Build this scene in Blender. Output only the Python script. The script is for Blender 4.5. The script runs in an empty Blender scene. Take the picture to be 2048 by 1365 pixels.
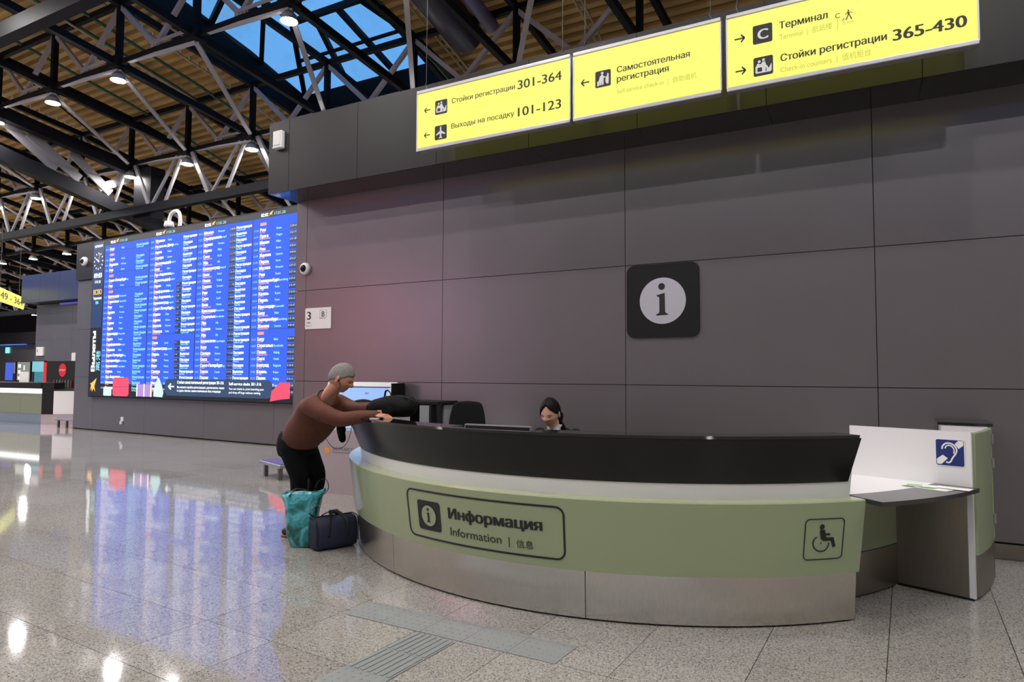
import bpy, bmesh, math, random
from math import sin, cos, pi, radians
from mathutils import Vector, Matrix
random.seed(7)
S = bpy.context.scene
COL = S.collection

# ------------------------------------------------------------------ camera
f_px, yaw, pitch, roll = 1310.0, radians(28.108), radians(3.012), radians(-0.277)
cd = bpy.data.cameras.new('camera'); cam = bpy.data.objects.new('camera', cd); COL.objects.link(cam)
cd.sensor_width = 36; cd.sensor_fit = 'HORIZONTAL'; cd.lens = f_px / 2048 * 36
cd.clip_start = .05; cd.clip_end = 500
fwd = Vector((-sin(yaw) * cos(pitch), cos(yaw) * cos(pitch), sin(pitch)))
rgt0 = Vector((cos(yaw), sin(yaw), 0)); up0 = rgt0.cross(fwd)
rgt = rgt0 * cos(roll) - up0 * sin(roll)
upv = rgt0 * sin(roll) + up0 * cos(roll)
M = Matrix((rgt, upv, -fwd)).transposed().to_4x4(); M.translation = (0, 0, 1.5)
cam.matrix_world = M
S.camera = cam
# ------------------------------------------------------------------ world / exposure
w = bpy.data.worlds.new('dusk_sky'); S.world = w; w.use_nodes = True
nt = w.node_tree; bgn = nt.nodes['Background']
tc = nt.nodes.new('ShaderNodeTexCoord'); sx = nt.nodes.new('ShaderNodeSeparateXYZ')
rp = nt.nodes.new('ShaderNodeValToRGB')
nt.links.new(tc.outputs['Generated'], sx.inputs[0]); nt.links.new(sx.outputs['Z'], rp.inputs[0])
rp.color_ramp.elements[0].color = (.16, .42, .80, 1); rp.color_ramp.elements[1].color = (.10, .38, .86, 1)
nt.links.new(rp.outputs[0], bgn.inputs[0]); bgn.inputs[1].default_value = 1.12
S.view_settings.view_transform = 'Standard'; S.view_settings.look = 'None'
S.view_settings.gamma = 1; S.view_settings.use_curve_mapping = False
S.view_settings.exposure = 0.0
LAMP = 560.0          # emission of every ceiling lamp's diffuser

# ------------------------------------------------------------------ materials
MATS = {}
def mat(name, col, rough=.5, metal=0., spec=.5, coat=0., emit=None, es=1., noise=None, bump=None, coat_r=.05):
    if name in MATS: return MATS[name]
    m = bpy.data.materials.new(name); m.use_nodes = True
    n = m.node_tree.nodes; L = m.node_tree.links; p = n['Principled BSDF']
    p.inputs['Base Color'].default_value = (*col, 1); p.inputs['Roughness'].default_value = rough
    p.inputs['Metallic'].default_value = metal; p.inputs['Specular IOR Level'].default_value = spec
    p.inputs['Coat Weight'].default_value = coat; p.inputs['Coat Roughness'].default_value = coat_r
    if emit: p.inputs['Emission Color'].default_value = (*emit, 1); p.inputs['Emission Strength'].default_value = es
    if noise:
        sc, amt, st = noise
        t = n.new('ShaderNodeTexCoord'); mp = n.new('ShaderNodeMapping'); mp.inputs['Scale'].default_value = st
        nz = n.new('ShaderNodeTexNoise'); nz.inputs['Scale'].default_value = sc; nz.inputs['Detail'].default_value = 4
        mx = n.new('ShaderNodeMix'); mx.data_type = 'RGBA'
        L.new(t.outputs['Object'], mp.inputs[0]); L.new(mp.outputs[0], nz.inputs['Vector'])
        L.new(nz.outputs['Fac'], mx.inputs['Factor'])
        mx.inputs['A'].default_value = (*[c * (1 - amt) for c in col], 1)
        mx.inputs['B'].default_value = (*[min(1, c * (1 + amt)) for c in col], 1)
        L.new(mx.outputs['Result'], p.inputs['Base Color'])
        if bump:
            b = n.new('ShaderNodeBump'); b.inputs['Strength'].default_value = bump; b.inputs['Distance'].default_value = .01
            L.new(nz.outputs['Fac'], b.inputs['Height']); L.new(b.outputs[0], p.inputs['Normal'])
    MATS[name] = m; return m

def brushed(name, col, rough, st):
    m = mat(name, col, rough, 1.0, noise=(6, .22, st)); p = m.node_tree.nodes['Principled BSDF']
    p.inputs['Anisotropic'].default_value = .6
    return m

PANEL = mat('wall_panel', (.20, .180, .190), .30, .50, noise=(2, .05, (1, 1, 1)))
PANELD = mat('dark_cladding', (.022, .019, .022), .30, .0, .30, noise=(2, .06, (1, 1, 1)))
SOFFIT = mat('soffit_gloss', (.016, .016, .018), .06, .0)
GAP = mat('joint_black', (.01, .01, .01), .7)
STEEL = brushed('brushed_steel', (.66, .63, .585), .24, (60, 60, .6))
STEELD = brushed('brushed_steel_dark', (.33, .30, .26), .33, (60, 60, .6))
GREEN = mat('pistachio_laminate', (.325, .385, .225), .34, coat=.35, coat_r=.06)
GREENL = mat('pistachio_ledge', (.50, .56, .34), .25, coat=.5)
WHITE = mat('white_laminate', (.78, .765, .775), .28, coat=.3)
BLACKG = mat('black_gloss', (.010, .010, .011), .30, spec=.28)
BLACKT = mat('black_top_gloss', (.010, .010, .012), .07, spec=.6)
BLACKM = mat('black_matt', (.010, .010, .011), .6, spec=.25)
DECK = mat('dark_worktop', (.045, .043, .045), .22)
INK = mat('black_print', (.012, .012, .012), .5)
ALU = mat('aluminium', (.50, .49, .52), .35, .8)
YEL = mat('sign_yellow_lit', (.04, .038, .01), .4, emit=(.96, .94, .16), es=1.0)
SIGNINK = mat('sign_ink', (.02, .02, .01), .5)
SIGNFAINT = mat('sign_faint_ink', (.30, .32, .05), .5, emit=(.45, .47, .04), es=.6)
SIGNFAINT1 = mat('sign_pale_ink', (.6, .62, .1), .5, emit=(.75, .82, .08), es=1.)
WPRINT = mat('white_print', (.8, .8, .8), .5)
GREYW = mat('grey_white_print', (.50, .49, .56), .4)
BEAM = mat('dark_painted_steel', (.006, .006, .009), .55, spec=.12)
STRUT = mat('grey_strut_steel', (.17, .16, .18), .5)
BRACE = mat('light_grey_steel', (.36, .33, .36), .45)
CABLE = mat('cable_black', (.015, .015, .015), .4)
PAPER = mat('paper', (.75, .76, .72), .6)

# ------------------------------------------------------------------ helpers
OFF = {}
def link(o, parent=None):
    COL.objects.link(o)
    if parent is not None: o.parent = parent
    return o
def tag(o, label=None, cat=None, group=None, kind=None):
    if label: o['label'] = label
    if cat: o['category'] = cat
    if group: o['group'] = group
    if kind: o['kind'] = kind
    return o
def thing(name, loc, label, cat, group=None, kind=None):
    o = bpy.data.objects.new(name, None); o.empty_display_size = .1
    o.location = loc; link(o); OFF[o] = Vector(loc)
    return tag(o, label, cat, group, kind)
def mk(name, bm, m, parent=None, smooth=False, label=None, kind=None, cat=None, group=None):
    me = bpy.data.meshes.new(name)
    if isinstance(bm, tuple): me.from_pydata(bm[0], [], bm[1])
    elif isinstance(bm, bpy.types.Mesh): me = bm
    else: bm.to_mesh(me); bm.free()
    if parent is not None: off = OFF[parent]
    elif cat:
        n = len(me.vertices); xs = [v.co for v in me.vertices]
        off = Vector(((min(v.x for v in xs) + max(v.x for v in xs)) / 2, (min(v.y for v in xs) + max(v.y for v in xs)) / 2, min(v.z for v in xs)))
    else: off = Vector((0, 0, 0))
    if off.length: me.transform(Matrix.Translation(-off))
    me.materials.clear(); me.materials.append(m)
    if smooth:
        for p in me.polygons: p.use_smooth = True
    o = bpy.data.objects.new(name, me); link(o, parent); OFF[o] = off
    if parent is None: o.location = off
    return tag(o, label, cat, group, kind)
def new(): return bmesh.new()
def abox(bm, c, s, R=None, bev=0):
    """box with centre c, full size s, optional 3x3 rotation"""
    hs = [v / 2 for v in s]; vs = []
    for x in (-1, 1):
        for y in (-1, 1):
            for z in (-1, 1):
                v = Vector((x * hs[0], y * hs[1], z * hs[2]))
                if R is not None: v = R @ v
                vs.append(bm.verts.new(v + Vector(c)))
    fs = [bm.faces.new([vs[i] for i in q]) for q in ((0, 1, 3, 2), (4, 6, 7, 5), (0, 4, 5, 1), (2, 3, 7, 6), (0, 2, 6, 4), (1, 5, 7, 3))]
    if bev:
        es = list({e for f in fs for e in f.edges}); bmesh.ops.bevel(bm, geom=es, offset=bev, segments=2, affect='EDGES', profile=.5)
    return bm
def rz(a): return Matrix.Rotation(a, 3, 'Z')
def box(c, s, R=None, bev=0): return abox(new(), c, s, R, bev)
def abar(bm, a, b, wd, ht=None, up=Vector((0, 0, 1))):
    a, b = Vector(a), Vector(b); d = b - a; L = d.length; d.normalize()
    x = d.cross(up)
    if x.length < 1e-4: x = d.cross(Vector((0, 1, 0)))
    x.normalize(); z = x.cross(d)
    R = Matrix((x, d, z)).transposed()
    return abox(bm, (a + b) / 2, (wd, L, ht if ht else wd), R)
def atube(bm, pts, r, n=8, cap=True):
    """tube through pts with radius r (number or list)"""
    pts = [Vector(p) for p in pts]; rs = r if isinstance(r, (list, tuple)) else [r] * len(pts)
    rings = []; ref = None
    for i, p in enumerate(pts):
        d = (pts[min(i + 1, len(pts) - 1)] - pts[max(i - 1, 0)]).normalized()
        if ref is None: ref = d.cross(Vector((0, 0, 1)) if abs(d.z) < .9 else Vector((1, 0, 0))).normalized()
        ref = (ref - d * ref.dot(d)).normalized(); b = d.cross(ref)
        rr = rs[i]; ra, rb = (rr if isinstance(rr, tuple) else (rr, rr))
        rings.append([bm.verts.new(p + ref * cos(2 * pi * k / n) * ra + b * sin(2 * pi * k / n) * rb) for k in range(n)])
    for A, B in zip(rings, rings[1:]):
        for k in range(n): bm.faces.new([A[k], A[(k + 1) % n], B[(k + 1) % n], B[k]])
    if cap: bm.faces.new(rings[0][::-1]); bm.faces.new(rings[-1])
    return bm
def tube(pts, r, n=8): return atube(new(), pts, r, n)
def curve_pts(pts, n=6):
    """Catmull-Rom through pts"""
    P = [Vector(p) for p in pts]; P = [P[0] * 2 - P[1]] + P + [P[-1] * 2 - P[-2]]; out = []
    for i in range(1, len(P) - 2):
        for k in range(n):
            t = k / n; a, b, c, d = P[i - 1:i + 3]
            out.append(.5 * ((2 * b) + (c - a) * t + (2 * a - 5 * b + 4 * c - d) * t * t + (3 * b - a - 3 * c + d) * t ** 3))
    out.append(P[-2]); return out
def prism(poly, fn, t=.004):
    """closed prism of a 2-D polygon mapped by fn(u, v, depth)"""
    bm = new(); a = [bm.verts.new(fn(u, v, 0)) for u, v in poly]; b = [bm.verts.new(fn(u, v, t)) for u, v in poly]
    bm.faces.new(a); bm.faces.new(b[::-1]); n = len(poly)
    for i in range(n): bm.faces.new([a[i], b[i], b[(i + 1) % n], a[(i + 1) % n]])
    bmesh.ops.recalc_face_normals(bm, faces=bm.faces); return bm
def rrect(x0, y0, x1, y1, r, n=5, sub=0):
    P = []
    for cx, cy, a0 in ((x1 - r, y1 - r, 0), (x0 + r, y1 - r, 90), (x0 + r, y0 + r, 180), (x1 - r, y0 + r, 270)):
        for k in range(n + 1):
            a = radians(a0 + 90 * k / n); P.append((cx + r * cos(a), cy + r * sin(a)))
    if sub:
        Q = []
        for i, p in enumerate(P):
            q = P[(i + 1) % len(P)]; L = math.hypot(q[0] - p[0], q[1] - p[1]); m = max(1, int(L / sub))
            for k in range(m): Q.append((p[0] + (q[0] - p[0]) * k / m, p[1] + (q[1] - p[1]) * k / m))
        P = Q
    return P
def inset(P_, t):
    out = []; n_ = len(P_)
    for i in range(n_):
        a = P_[i - 1]; b = P_[(i + 1) % n_]; dx, dy = b[0] - a[0], b[1] - a[1]; q = math.hypot(dx, dy) or 1
        out.append((P_[i][0] - dy / q * t, P_[i][1] + dx / q * t))
    return out
def circ(cx, cy, r, n=28): return [(cx + r * cos(2 * pi * k / n), cy + r * sin(2 * pi * k / n)) for k in range(n)]
def ring2d(outer, inner, fn, t=.003):
    bm = new(); n = len(outer)
    A = [[bm.verts.new(fn(u, v, d)) for u, v in P] for P in (outer, inner) for d in (0, t)]
    for i in range(n):
        j = (i + 1) % n
        bm.faces.new([A[1][i], A[1][j], A[3][j], A[3][i]]); bm.faces.new([A[0][i], A[2][i], A[2][j], A[0][j]])
        bm.faces.new([A[0][i], A[0][j], A[1][j], A[1][i]]); bm.faces.new([A[2][i], A[3][i], A[3][j], A[2][j]])
    bmesh.ops.recalc_face_normals(bm, faces=bm.faces); return bm
FONT = None
from mathutils.geometry import interpolate_bezier, tessellate_polygon
def _contours(body, line, align, res):
    cu = bpy.data.curves.new('lettering', 'FONT'); cu.body = body; cu.size = 1.0
    if FONT and not any(ord(ch) > 0x2e80 for ch in body): cu.font = FONT
    cu.align_x = align
    if line: cu.space_line = line
    o = bpy.data.objects.new('lettering', cu); COL.objects.link(o); bpy.context.view_layer.update()
    c = o.to_curve(bpy.context.evaluated_depsgraph_get()); out = []
    for sp_ in c.splines:
        b = sp_.bezier_points; pts = []
        if len(b):
            n_ = len(b)
            for i in range(n_):
                p, q = b[i], b[(i + 1) % n_]
                if p.handle_right_type == 'VECTOR' and q.handle_left_type == 'VECTOR': pts.append((p.co.x, p.co.y)); continue
                a_, h1, h2, e_ = p.co, p.handle_right, q.handle_left, q.co; d_ = (e_ - a_)
                straight = abs(d_.x * (h1.y - a_.y) - d_.y * (h1.x - a_.x)) < 1e-5 and abs(d_.x * (h2.y - a_.y) - d_.y * (h2.x - a_.x)) < 1e-5
                if straight: pts.append((a_.x, a_.y))
                else: pts += [(v.x, v.y) for v in interpolate_bezier(a_, h1, h2, e_, res + 2)[:-1]]
        else: pts = [(p.co.x, p.co.y) for p in sp_.points]
        cl = []
        for p in pts:
            if not cl or math.hypot(p[0] - cl[-1][0], p[1] - cl[-1][1]) > 1e-4: cl.append(p)
        if len(cl) > 2 and math.hypot(cl[0][0] - cl[-1][0], cl[0][1] - cl[-1][1]) < 1e-4: cl.pop()
        if len(cl) > 2: out.append(cl)
    o.to_curve_clear(); bpy.data.objects.remove(o); bpy.data.curves.remove(cu)
    return out
def txt(body, x0, x1, base, cap, fn, bold=0., line=None, align='LEFT', size=None, d=.002, res=3):
    """lettering as flat filled outlines (non-zero winding); x0..x1 fixes the width (x1 None keeps the natural width)"""
    C_ = _contours(body, line, align, res)
    bb = [(min(p[0] for p in c), max(p[0] for p in c), min(p[1] for p in c), max(p[1] for p in c)) for c in C_]
    n_ = len(C_); par = list(range(n_))
    def root(i):
        while par[i] != i: i = par[i]
        return i
    for i in range(n_):
        for j in range(i + 1, min(n_, i + 9)):
            a, b = bb[i], bb[j]
            if a[0] < b[1] and b[0] < a[1] and a[2] < b[3] and b[2] < a[3]: par[root(j)] = root(i)
    gl = {}
    for i in range(n_): gl.setdefault(root(i), []).append(C_[i])
    vs, fs = [], []; q_ = 3 if res > 1 else 2
    for cs in gl.values():
        E_ = []; ys = set()
        for c in cs:
            for i in range(len(c)):
                (xa, ya), (xb, yb) = c[i - 1], c[i]; ya, yb = round(ya, q_), round(yb, q_)
                if ya != yb: E_.append((xa, ya, xb, yb, 1) if ya < yb else (xb, yb, xa, ya, -1)); ys.add(ya); ys.add(yb)
        ys = sorted(ys)
        for y0, y1 in zip(ys, ys[1:]):
            act = []
            for xa, ya, xb, yb, w_ in E_:
                if ya <= y0 and yb >= y1:
                    m = (xb - xa) / (yb - ya); act.append((xa + m * ((y0 + y1) / 2 - ya), xa + m * (y0 - ya), xa + m * (y1 - ya), w_))
            act.sort(); wn_ = 0; st = None
            for xm, xl, xh, w_ in act:
                if wn_ == 0: st = (xl, xh)
                wn_ += w_
                if wn_ == 0 and st:
                    b = len(vs); vs += [(st[0] - bold, y0, 0), (xl + bold, y0, 0), (xh + bold, y1, 0), (st[1] - bold, y1, 0)]; fs.append((b, b + 1, b + 2, b + 3)); st = None
    me = bpy.data.meshes.new('lettering'); me.from_pydata(vs, [], fs)
    if not vs: return me
    capn = .73 if (FONT is None or any(ord(ch) > 0x2e80 for ch in body)) else CAPN
    k = cap / capn if cap else size
    mn, mxx = min(v[0] for v in vs), max(v[0] for v in vs)
    kx = k if x1 is None else (x1 - x0) / (mxx - mn)
    for v in me.vertices: v.co = fn(x0 + (v.co.x - mn) * kx, base + v.co.y * k, d)
    return me
CAPN = .51 if FONT else .73
def arcbox(r0a, r1a, z0, r0b, r1b, z1, a0, a1, step=1.5, c=(-2.0527, 6.5446)):
    """solid of revolution sector: inner r0 / outer r1 at bottom (a) and top (b), angles in degrees"""
    bm = new(); n = max(1, int(round(abs(a1 - a0) / step))); R = []
    for i in range(n + 1):
        a = radians(a0 + (a1 - a0) * i / n); ca, sa = cos(a), sin(a)
        R.append([bm.verts.new((c[0] + r * ca, c[1] + r * sa, z)) for r, z in ((r0a, z0), (r1a, z0), (r1b, z1), (r0b, z1))])
    for A, B in zip(R, R[1:]):
        for k in range(4): bm.faces.new([A[k], A[(k + 1) % 4], B[(k + 1) % 4], B[k]])
    bm.faces.new(R[0]); bm.faces.new(R[-1][::-1]); bmesh.ops.recalc_face_normals(bm, faces=bm.faces)
    return bm
def smooth_by_angle(o, ang=35):
    me = o.data
    for p in me.polygons: p.use_smooth = True
    bm = bmesh.new(); bm.from_mesh(me)
    for e in bm.edges: e.smooth = len(e.link_faces) == 2 and e.calc_face_angle(0) < radians(ang)
    bm.to_mesh(me); bm.free(); return o
def remesh(bm, vox=.012, it=6, fac=.6):
    me = bpy.data.meshes.new('tmp'); bmesh.ops.recalc_face_normals(bm, faces=bm.faces); bm.to_mesh(me); bm.free()
    o = bpy.data.objects.new('tmp', me); COL.objects.link(o)
    r = o.modifiers.new('r', 'REMESH'); r.mode = 'VOXEL'; r.voxel_size = vox
    s = o.modifiers.new('s', 'SMOOTH'); s.factor = fac; s.iterations = it
    bpy.context.view_layer.update()
    out = bpy.data.meshes.new_from_object(o.evaluated_get(bpy.context.evaluated_depsgraph_get()))
    bpy.data.objects.remove(o); bpy.data.meshes.remove(me); return out
def ell(bm, c, r, R=None, n=16):
    g = bmesh.ops.create_uvsphere(bm, u_segments=n, v_segments=n * 3 // 4, radius=1)['verts']
    for v in g:
        p = Vector((v.co.x * r[0], v.co.y * r[1], v.co.z * r[2])); v.co = (R @ p if R is not None else p) + Vector(c)
    return bm

# ================================================================== FLOOR
FA = radians(-2.96); TX, TY, OX, OY = .5946, .585, .4713, 1.949
fm = bpy.data.materials.new('polished_granite'); fm.use_nodes = True
n = fm.node_tree.nodes; L = fm.node_tree.links; p = n['Principled BSDF']
geo = n.new('ShaderNodeNewGeometry'); mp = n.new('ShaderNodeMapping'); mp.vector_type = 'TEXTURE'
mp.inputs['Location'].default_value = (OX * cos(FA) - OY * sin(FA), OX * sin(FA) + OY * cos(FA), 0)
mp.inputs['Rotation'].default_value = (0, 0, FA); mp.inputs['Scale'].default_value = (TX, TY, 1)
L.new(geo.outputs['Position'], mp.inputs[0])
fl_ = n.new('ShaderNodeVectorMath'); fl_.operation = 'FLOOR'; L.new(mp.outputs[0], fl_.inputs[0])
wn = n.new('ShaderNodeTexWhiteNoise'); wn.noise_dimensions = '3D'; L.new(fl_.outputs[0], wn.inputs['Vector'])
tr = n.new('ShaderNodeMix'); tr.data_type = 'RGBA'; L.new(wn.outputs['Value'], tr.inputs['Factor'])
tr.inputs['A'].default_value = (.31, .295, .28, 1); tr.inputs['B'].default_value = (.36, .345, .33, 1)
vo = n.new('ShaderNodeTexVoronoi'); vo.inputs['Scale'].default_value = 190; L.new(geo.outputs['Position'], vo.inputs['Vector'])
r1 = n.new('ShaderNodeValToRGB'); L.new(vo.outputs['Color'], r1.inputs[0])
r1.color_ramp.elements[0].position = .12; r1.color_ramp.elements[0].color = (.22, .21, .20, 1)
r1.color_ramp.elements[1].position = .42; r1.color_ramp.elements[1].color = (1, 1, 1, 1)
nz = n.new('ShaderNodeTexNoise'); nz.inputs['Scale'].default_value = 60; nz.inputs['Detail'].default_value = 5; L.new(geo.outputs['Position'], nz.inputs['Vector'])
r2 = n.new('ShaderNodeValToRGB'); L.new(nz.outputs['Fac'], r2.inputs[0])
r2.color_ramp.elements[0].position = .3; r2.color_ramp.elements[0].color = (.72, .72, .72, 1); r2.color_ramp.elements[1].position = .7; r2.color_ramp.elements[1].color = (1.25, 1.22, 1.18, 1)
m1 = n.new('ShaderNodeMix'); m1.data_type = 'RGBA'; m1.blend_type = 'MULTIPLY'; m1.inputs['Factor'].default_value = 1
m2 = n.new('ShaderNodeMix'); m2.data_type = 'RGBA'; m2.blend_type = 'MULTIPLY'; m2.inputs['Factor'].default_value = 1
L.new(tr.outputs['Result'], m1.inputs['A']); L.new(r1.outputs[0], m1.inputs['B'])
L.new(m1.outputs['Result'], m2.inputs['A']); L.new(r2.outputs[0], m2.inputs['B']); L.new(m2.outputs['Result'], p.inputs['Base Color'])
p.inputs['Roughness'].default_value = .055; p.inputs['Specular IOR Level'].default_value = .58

bm = new(); abox(bm, (-30, 8, -.06), (104, 72, .1))
floor = mk('floor', bm, GAP, kind='structure', label='polished speckled grey granite floor of square tiles')
def frot(u, v): return (u * cos(FA) - v * sin(FA), u * sin(FA) + v * cos(FA))
tm = box((0, 0, -.006), (TX - .004, TY - .004, .012), rz(FA)); tme = bpy.data.meshes.new('tile'); tm.to_mesh(tme); tm.free(); tme.materials.append(fm)
cand = []
for i in range(-110, 34):
    for j in range(-38, 54):
        x, y = frot(OX + (i + .5) * TX, OY + (j + .5) * TY)
        if not (-66 < x < 14 and -20 < y < 32): continue
        d = Vector((x, y, -1.5)); zf = d.dot(fwd)
        vis = False
        if zf > .3:
            u = 1024 + f_px * d.dot(rgt) / zf; v = 682 - f_px * d.dot(upv) / zf
            vis = -120 < u < 2170 and v < 1480
            if math.hypot(x + 2.05, y - 6.54) < 2.45 and y < 6.7 or (y > 7.1 and x > -7.2) : vis = False
        cand.append((not vis, d.length, x, y))
cand.sort()
for k, (nv, dd, x, y) in enumerate(cand[:300]):
    o = bpy.data.objects.new('tile', tme); o.location = (x, y, 0); link(o, floor)
vs, fs = [], []
hx, hy = TX / 2 - .002, TY / 2 - .002
for nv, dd, x, y in cand[300:]:
    b = len(vs)
    for sxx, syy in ((-1, -1), (1, -1), (1, 1), (-1, 1)):
        a, c_ = frot(sxx * hx, syy * hy); vs.append((x + a, y + c_, 0))
    fs.append((b, b + 1, b + 2, b + 3))
mk('tile', (vs, fs), fm, floor, kind='stuff')

# tactile paving strip in front of the desk
TACT = mat('grey_rubber', (.225, .235, .235), .45)
tact = thing('tactile_strip', (-2.15, 3.3, 0), 'grey raised tactile guide strip laid in a T on the tiles before the desk', 'tactile paving')
def bilin(q, u, v):
    a = [Vector((*p_, 0)) for p_ in q]; return (a[0] * (1 - u) + a[1] * u) * (1 - v) + (a[3] * (1 - u) + a[2] * u) * v
def slab(q, z=.004):
    bm = new(); lo = [bm.verts.new((p_[0], p_[1], .0005)) for p_ in q]; hi = [bm.verts.new((p_[0], p_[1], z)) for p_ in q]
    bm.faces.new(hi); bm.faces.new(lo[::-1])
    for i in range(4): bm.faces.new([lo[i], lo[(i + 1) % 4], hi[(i + 1) % 4], hi[i]])
    bmesh.ops.recalc_face_normals(bm, faces=bm.faces); return bm
bar = [(-2.895, 3.205), (-1.441, 3.184), (-1.419, 3.446), (-2.872, 3.467)]
for k in range(5):
    q = [bilin(bar, k / 5 + (.002 if k else 0), 0), bilin(bar, (k + 1) / 5, 0), bilin(bar, (k + 1) / 5, 1), bilin(bar, k / 5 + (.002 if k else 0), 1)]
    pad = mk('rubber_pad', slab([(v.x, v.y) for v in q]), TACT, tact)
    bm = new()
    for a in range(6):
        for b in range(5):
            c_ = bilin([(v.x, v.y) for v in q], (a + .5) / 6, (b + .5) / 5); atube(bm, [c_ + Vector((0, 0, .003)), c_ + Vector((0, 0, .0075))], [.011, .007], 8)
    mk('stud', bm, TACT, pad, kind='stuff')
stem = [(-2.317, 3.188), (-2.043, 3.172), (-2.10, 2.36), (-2.40, 2.36)]
cuts = [0, .325, .66, 1]
for k in range(3):
    q = [bilin(stem, 0, cuts[k] + .002), bilin(stem, 1, cuts[k] + .002), bilin(stem, 1, cuts[k + 1]), bilin(stem, 0, cuts[k + 1])]
    Q = [(v.x, v.y) for v in q]
    pad = mk('rubber_pad', slab(Q), TACT, tact); bm = new()
    if k < 2:
        for a in range(7):
            u = (a + .5) / 7; abar(bm, bilin(Q, u, .03) + Vector((0, 0, .005)), bilin(Q, u, .97) + Vector((0, 0, .005)), .018, .006)
        mk('ridge', bm, TACT, pad, kind='stuff')
    else:
        for a in range(6):
            for b in range(6):
                c_ = bilin(Q, (a + .5) / 6, (b + .5) / 6); atube(bm, [c_ + Vector((0, 0, .003)), c_ + Vector((0, 0, .0075))], [.011, .007], 8)
        mk('stud', bm, TACT, pad, kind='stuff')

# ================================================================== WALLS
WY = 6.761
wb = mk('wall_back', box(((-7.13 + 7) / 2, WY + .2, 2.0), (14.12, .36, 4.0)), GAP, kind='structure', label='wall of large dark grey metal panels behind the information desk')
xs = [-7.13, -6.924, -4.597, -2.231, .123, 2.48, 4.83, 7]; zs = [.14, 1.406, 2.687, 3.975]
for a, b in zip(xs, xs[1:]):
    for c, d in zip(zs, zs[1:]):
        mk('panel', box(((a + b) / 2, WY + .0125, (c + d) / 2), (b - a - .007, .025, d - c - .007)), PANEL, wb)
    mk('panel', box(((a + b) / 2, WY + .0085, .066), (b - a - .004, .017, .124)), STEELD, wb, label='brushed steel kick panel')
# the block's left flank and roof
mk('wall_side', box((-7.02, 8.6, 2.0), (.2, 3.4, 3.98)), PANEL, kind='structure')
tf = mk('trim_1', box((-.04, 7.9, 4.46), (14.14, 3.24, .96)), GAP, kind='structure', label='dark overhanging fascia above the grey panel wall')
fx = [-7.14, -6.755, -5.56, -4.352, -3.14, -1.93, -.72, .49, 1.70, 2.91, 4.12, 5.33, 7]
for a, b in zip(fx, fx[1:]):
    mk('panel', box(((a + b) / 2, 6.25, 4.46), (b - a - .006, .02, .98)), PANELD, tf)
    mk('panel', box(((a + b) / 2, 6.52, 3.975), (b - a - .003, .52, .012)), SOFFIT, tf, label='glossy black soffit panel')

# departure-board wall (turned slightly)
A0 = Vector((-10.445, 9.841, 0)); A1 = Vector((-18.869, 10.173, 0)); BD = (A1 - A0).normalized(); BN = Vector((BD.y, -BD.x, 0))
if BN.dot(A0) > 0: BN = -BN
def bw(s, z, off=0): return A0 + BD * s + BN * off + Vector((0, 0, z))
BR = Matrix((-BD, -BN, Vector((0, 0, 1)))).transposed()
def bbox_(s0, s1, z0, z1, o0, o1): return box(bw((s0 + s1) / 2, (z0 + z1) / 2, (o0 + o1) / 2), (abs(s1 - s0), abs(o1 - o0), z1 - z0), BR)
wl = mk('wall_left', bbox_(-3.2, 8.53, 0, 5.0, -3.4, -.03), GAP, kind='structure', label='grey panelled wall behind the departures board')
ss = [-3.2, -1.83, .5, 2.85, 5.2, 7.55, 8.53]
for a, b in zip(ss, ss[1:]):
    for c, d in ((.03, 1.40), (1.406, 2.687), (2.693, 4.03)): mk('panel', bbox_(a + .003, b - .003, c, d, -.03, 0), PANEL, wl)
for a, b in zip([-3.2, -.7, 1.7, 4.1, 6.5], [-.7, 1.7, 4.1, 6.5, 8.55]): mk('panel', bbox_(a + .003, b - .003, 4.04, 5.04, -.03, .06), PANELD, wl, label='black top fascia panel')

# far blocks
wf = mk('wall_far', box((-20.2, 14.75, 2.0), (12.0, 4.1, 3.98)), GAP, kind='structure', label='far grey shop block with blue-lit fascia')
for a, b in zip([-26.2, -23.9, -21.55, -19.2, -16.8], [-23.9, -21.55, -19.2, -16.8, -14.4]):
    for c, d in ((.03, 1.406), (1.41, 2.687), (2.69, 3.95)): mk('panel', box(((a + b) / 2, 12.69, (c + d) / 2), (b - a - .006, .02, d - c)), PANEL, wf)
BLUEF = mat('fascia_indigo', (.035, .045, .13), .32, .3)
t2 = mk('trim_2', box((-20.25, 14.6, 4.46), (12.1, 4.7, .96)), GAP, kind='structure', label='indigo fascia of the far shop block')
for a, b in zip([-26.3, -25.1, -23.9, -22.7, -21.5, -20.3, -19.1], [-25.1, -23.9, -22.7, -21.5, -20.3, -19.1, -14.4]):
    mk('panel', box(((a + b) / 2, 12.23, 4.46), (b - a - .006, .03, .98)), BLUEF, t2)
wd = mk('wall_distant', box((-70, 31, 1.98), (22, 2, 3.96)), PANEL, kind='structure', label='distant grey block at the end of the hall')
mk('trim_3', box((-70, 30.6, 4.47), (22.4, 2.6, .98)), PANELD, kind='structure', label='black fascia of the distant block')
HALLW = mat('hall_wall', (.60, .58, .60), .7)
mk('wall_rear', box((-27, -20.2, 5.5), (82, .3, 11)), HALLW, kind='structure')
mk('wall_right', box((14.1, 6, 5.5), (.3, 52, 11)), mat('hall_wall_dark', (.16, .15, .155), .7), kind='structure')
mk('wall_end', box((-81, 6, 5.5), (.3, 52, 11)), HALLW, kind='structure')
mk('wall_front', box((-33, 32.2, 5.5), (96, .3, 11)), PANELD, kind='structure')

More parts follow.
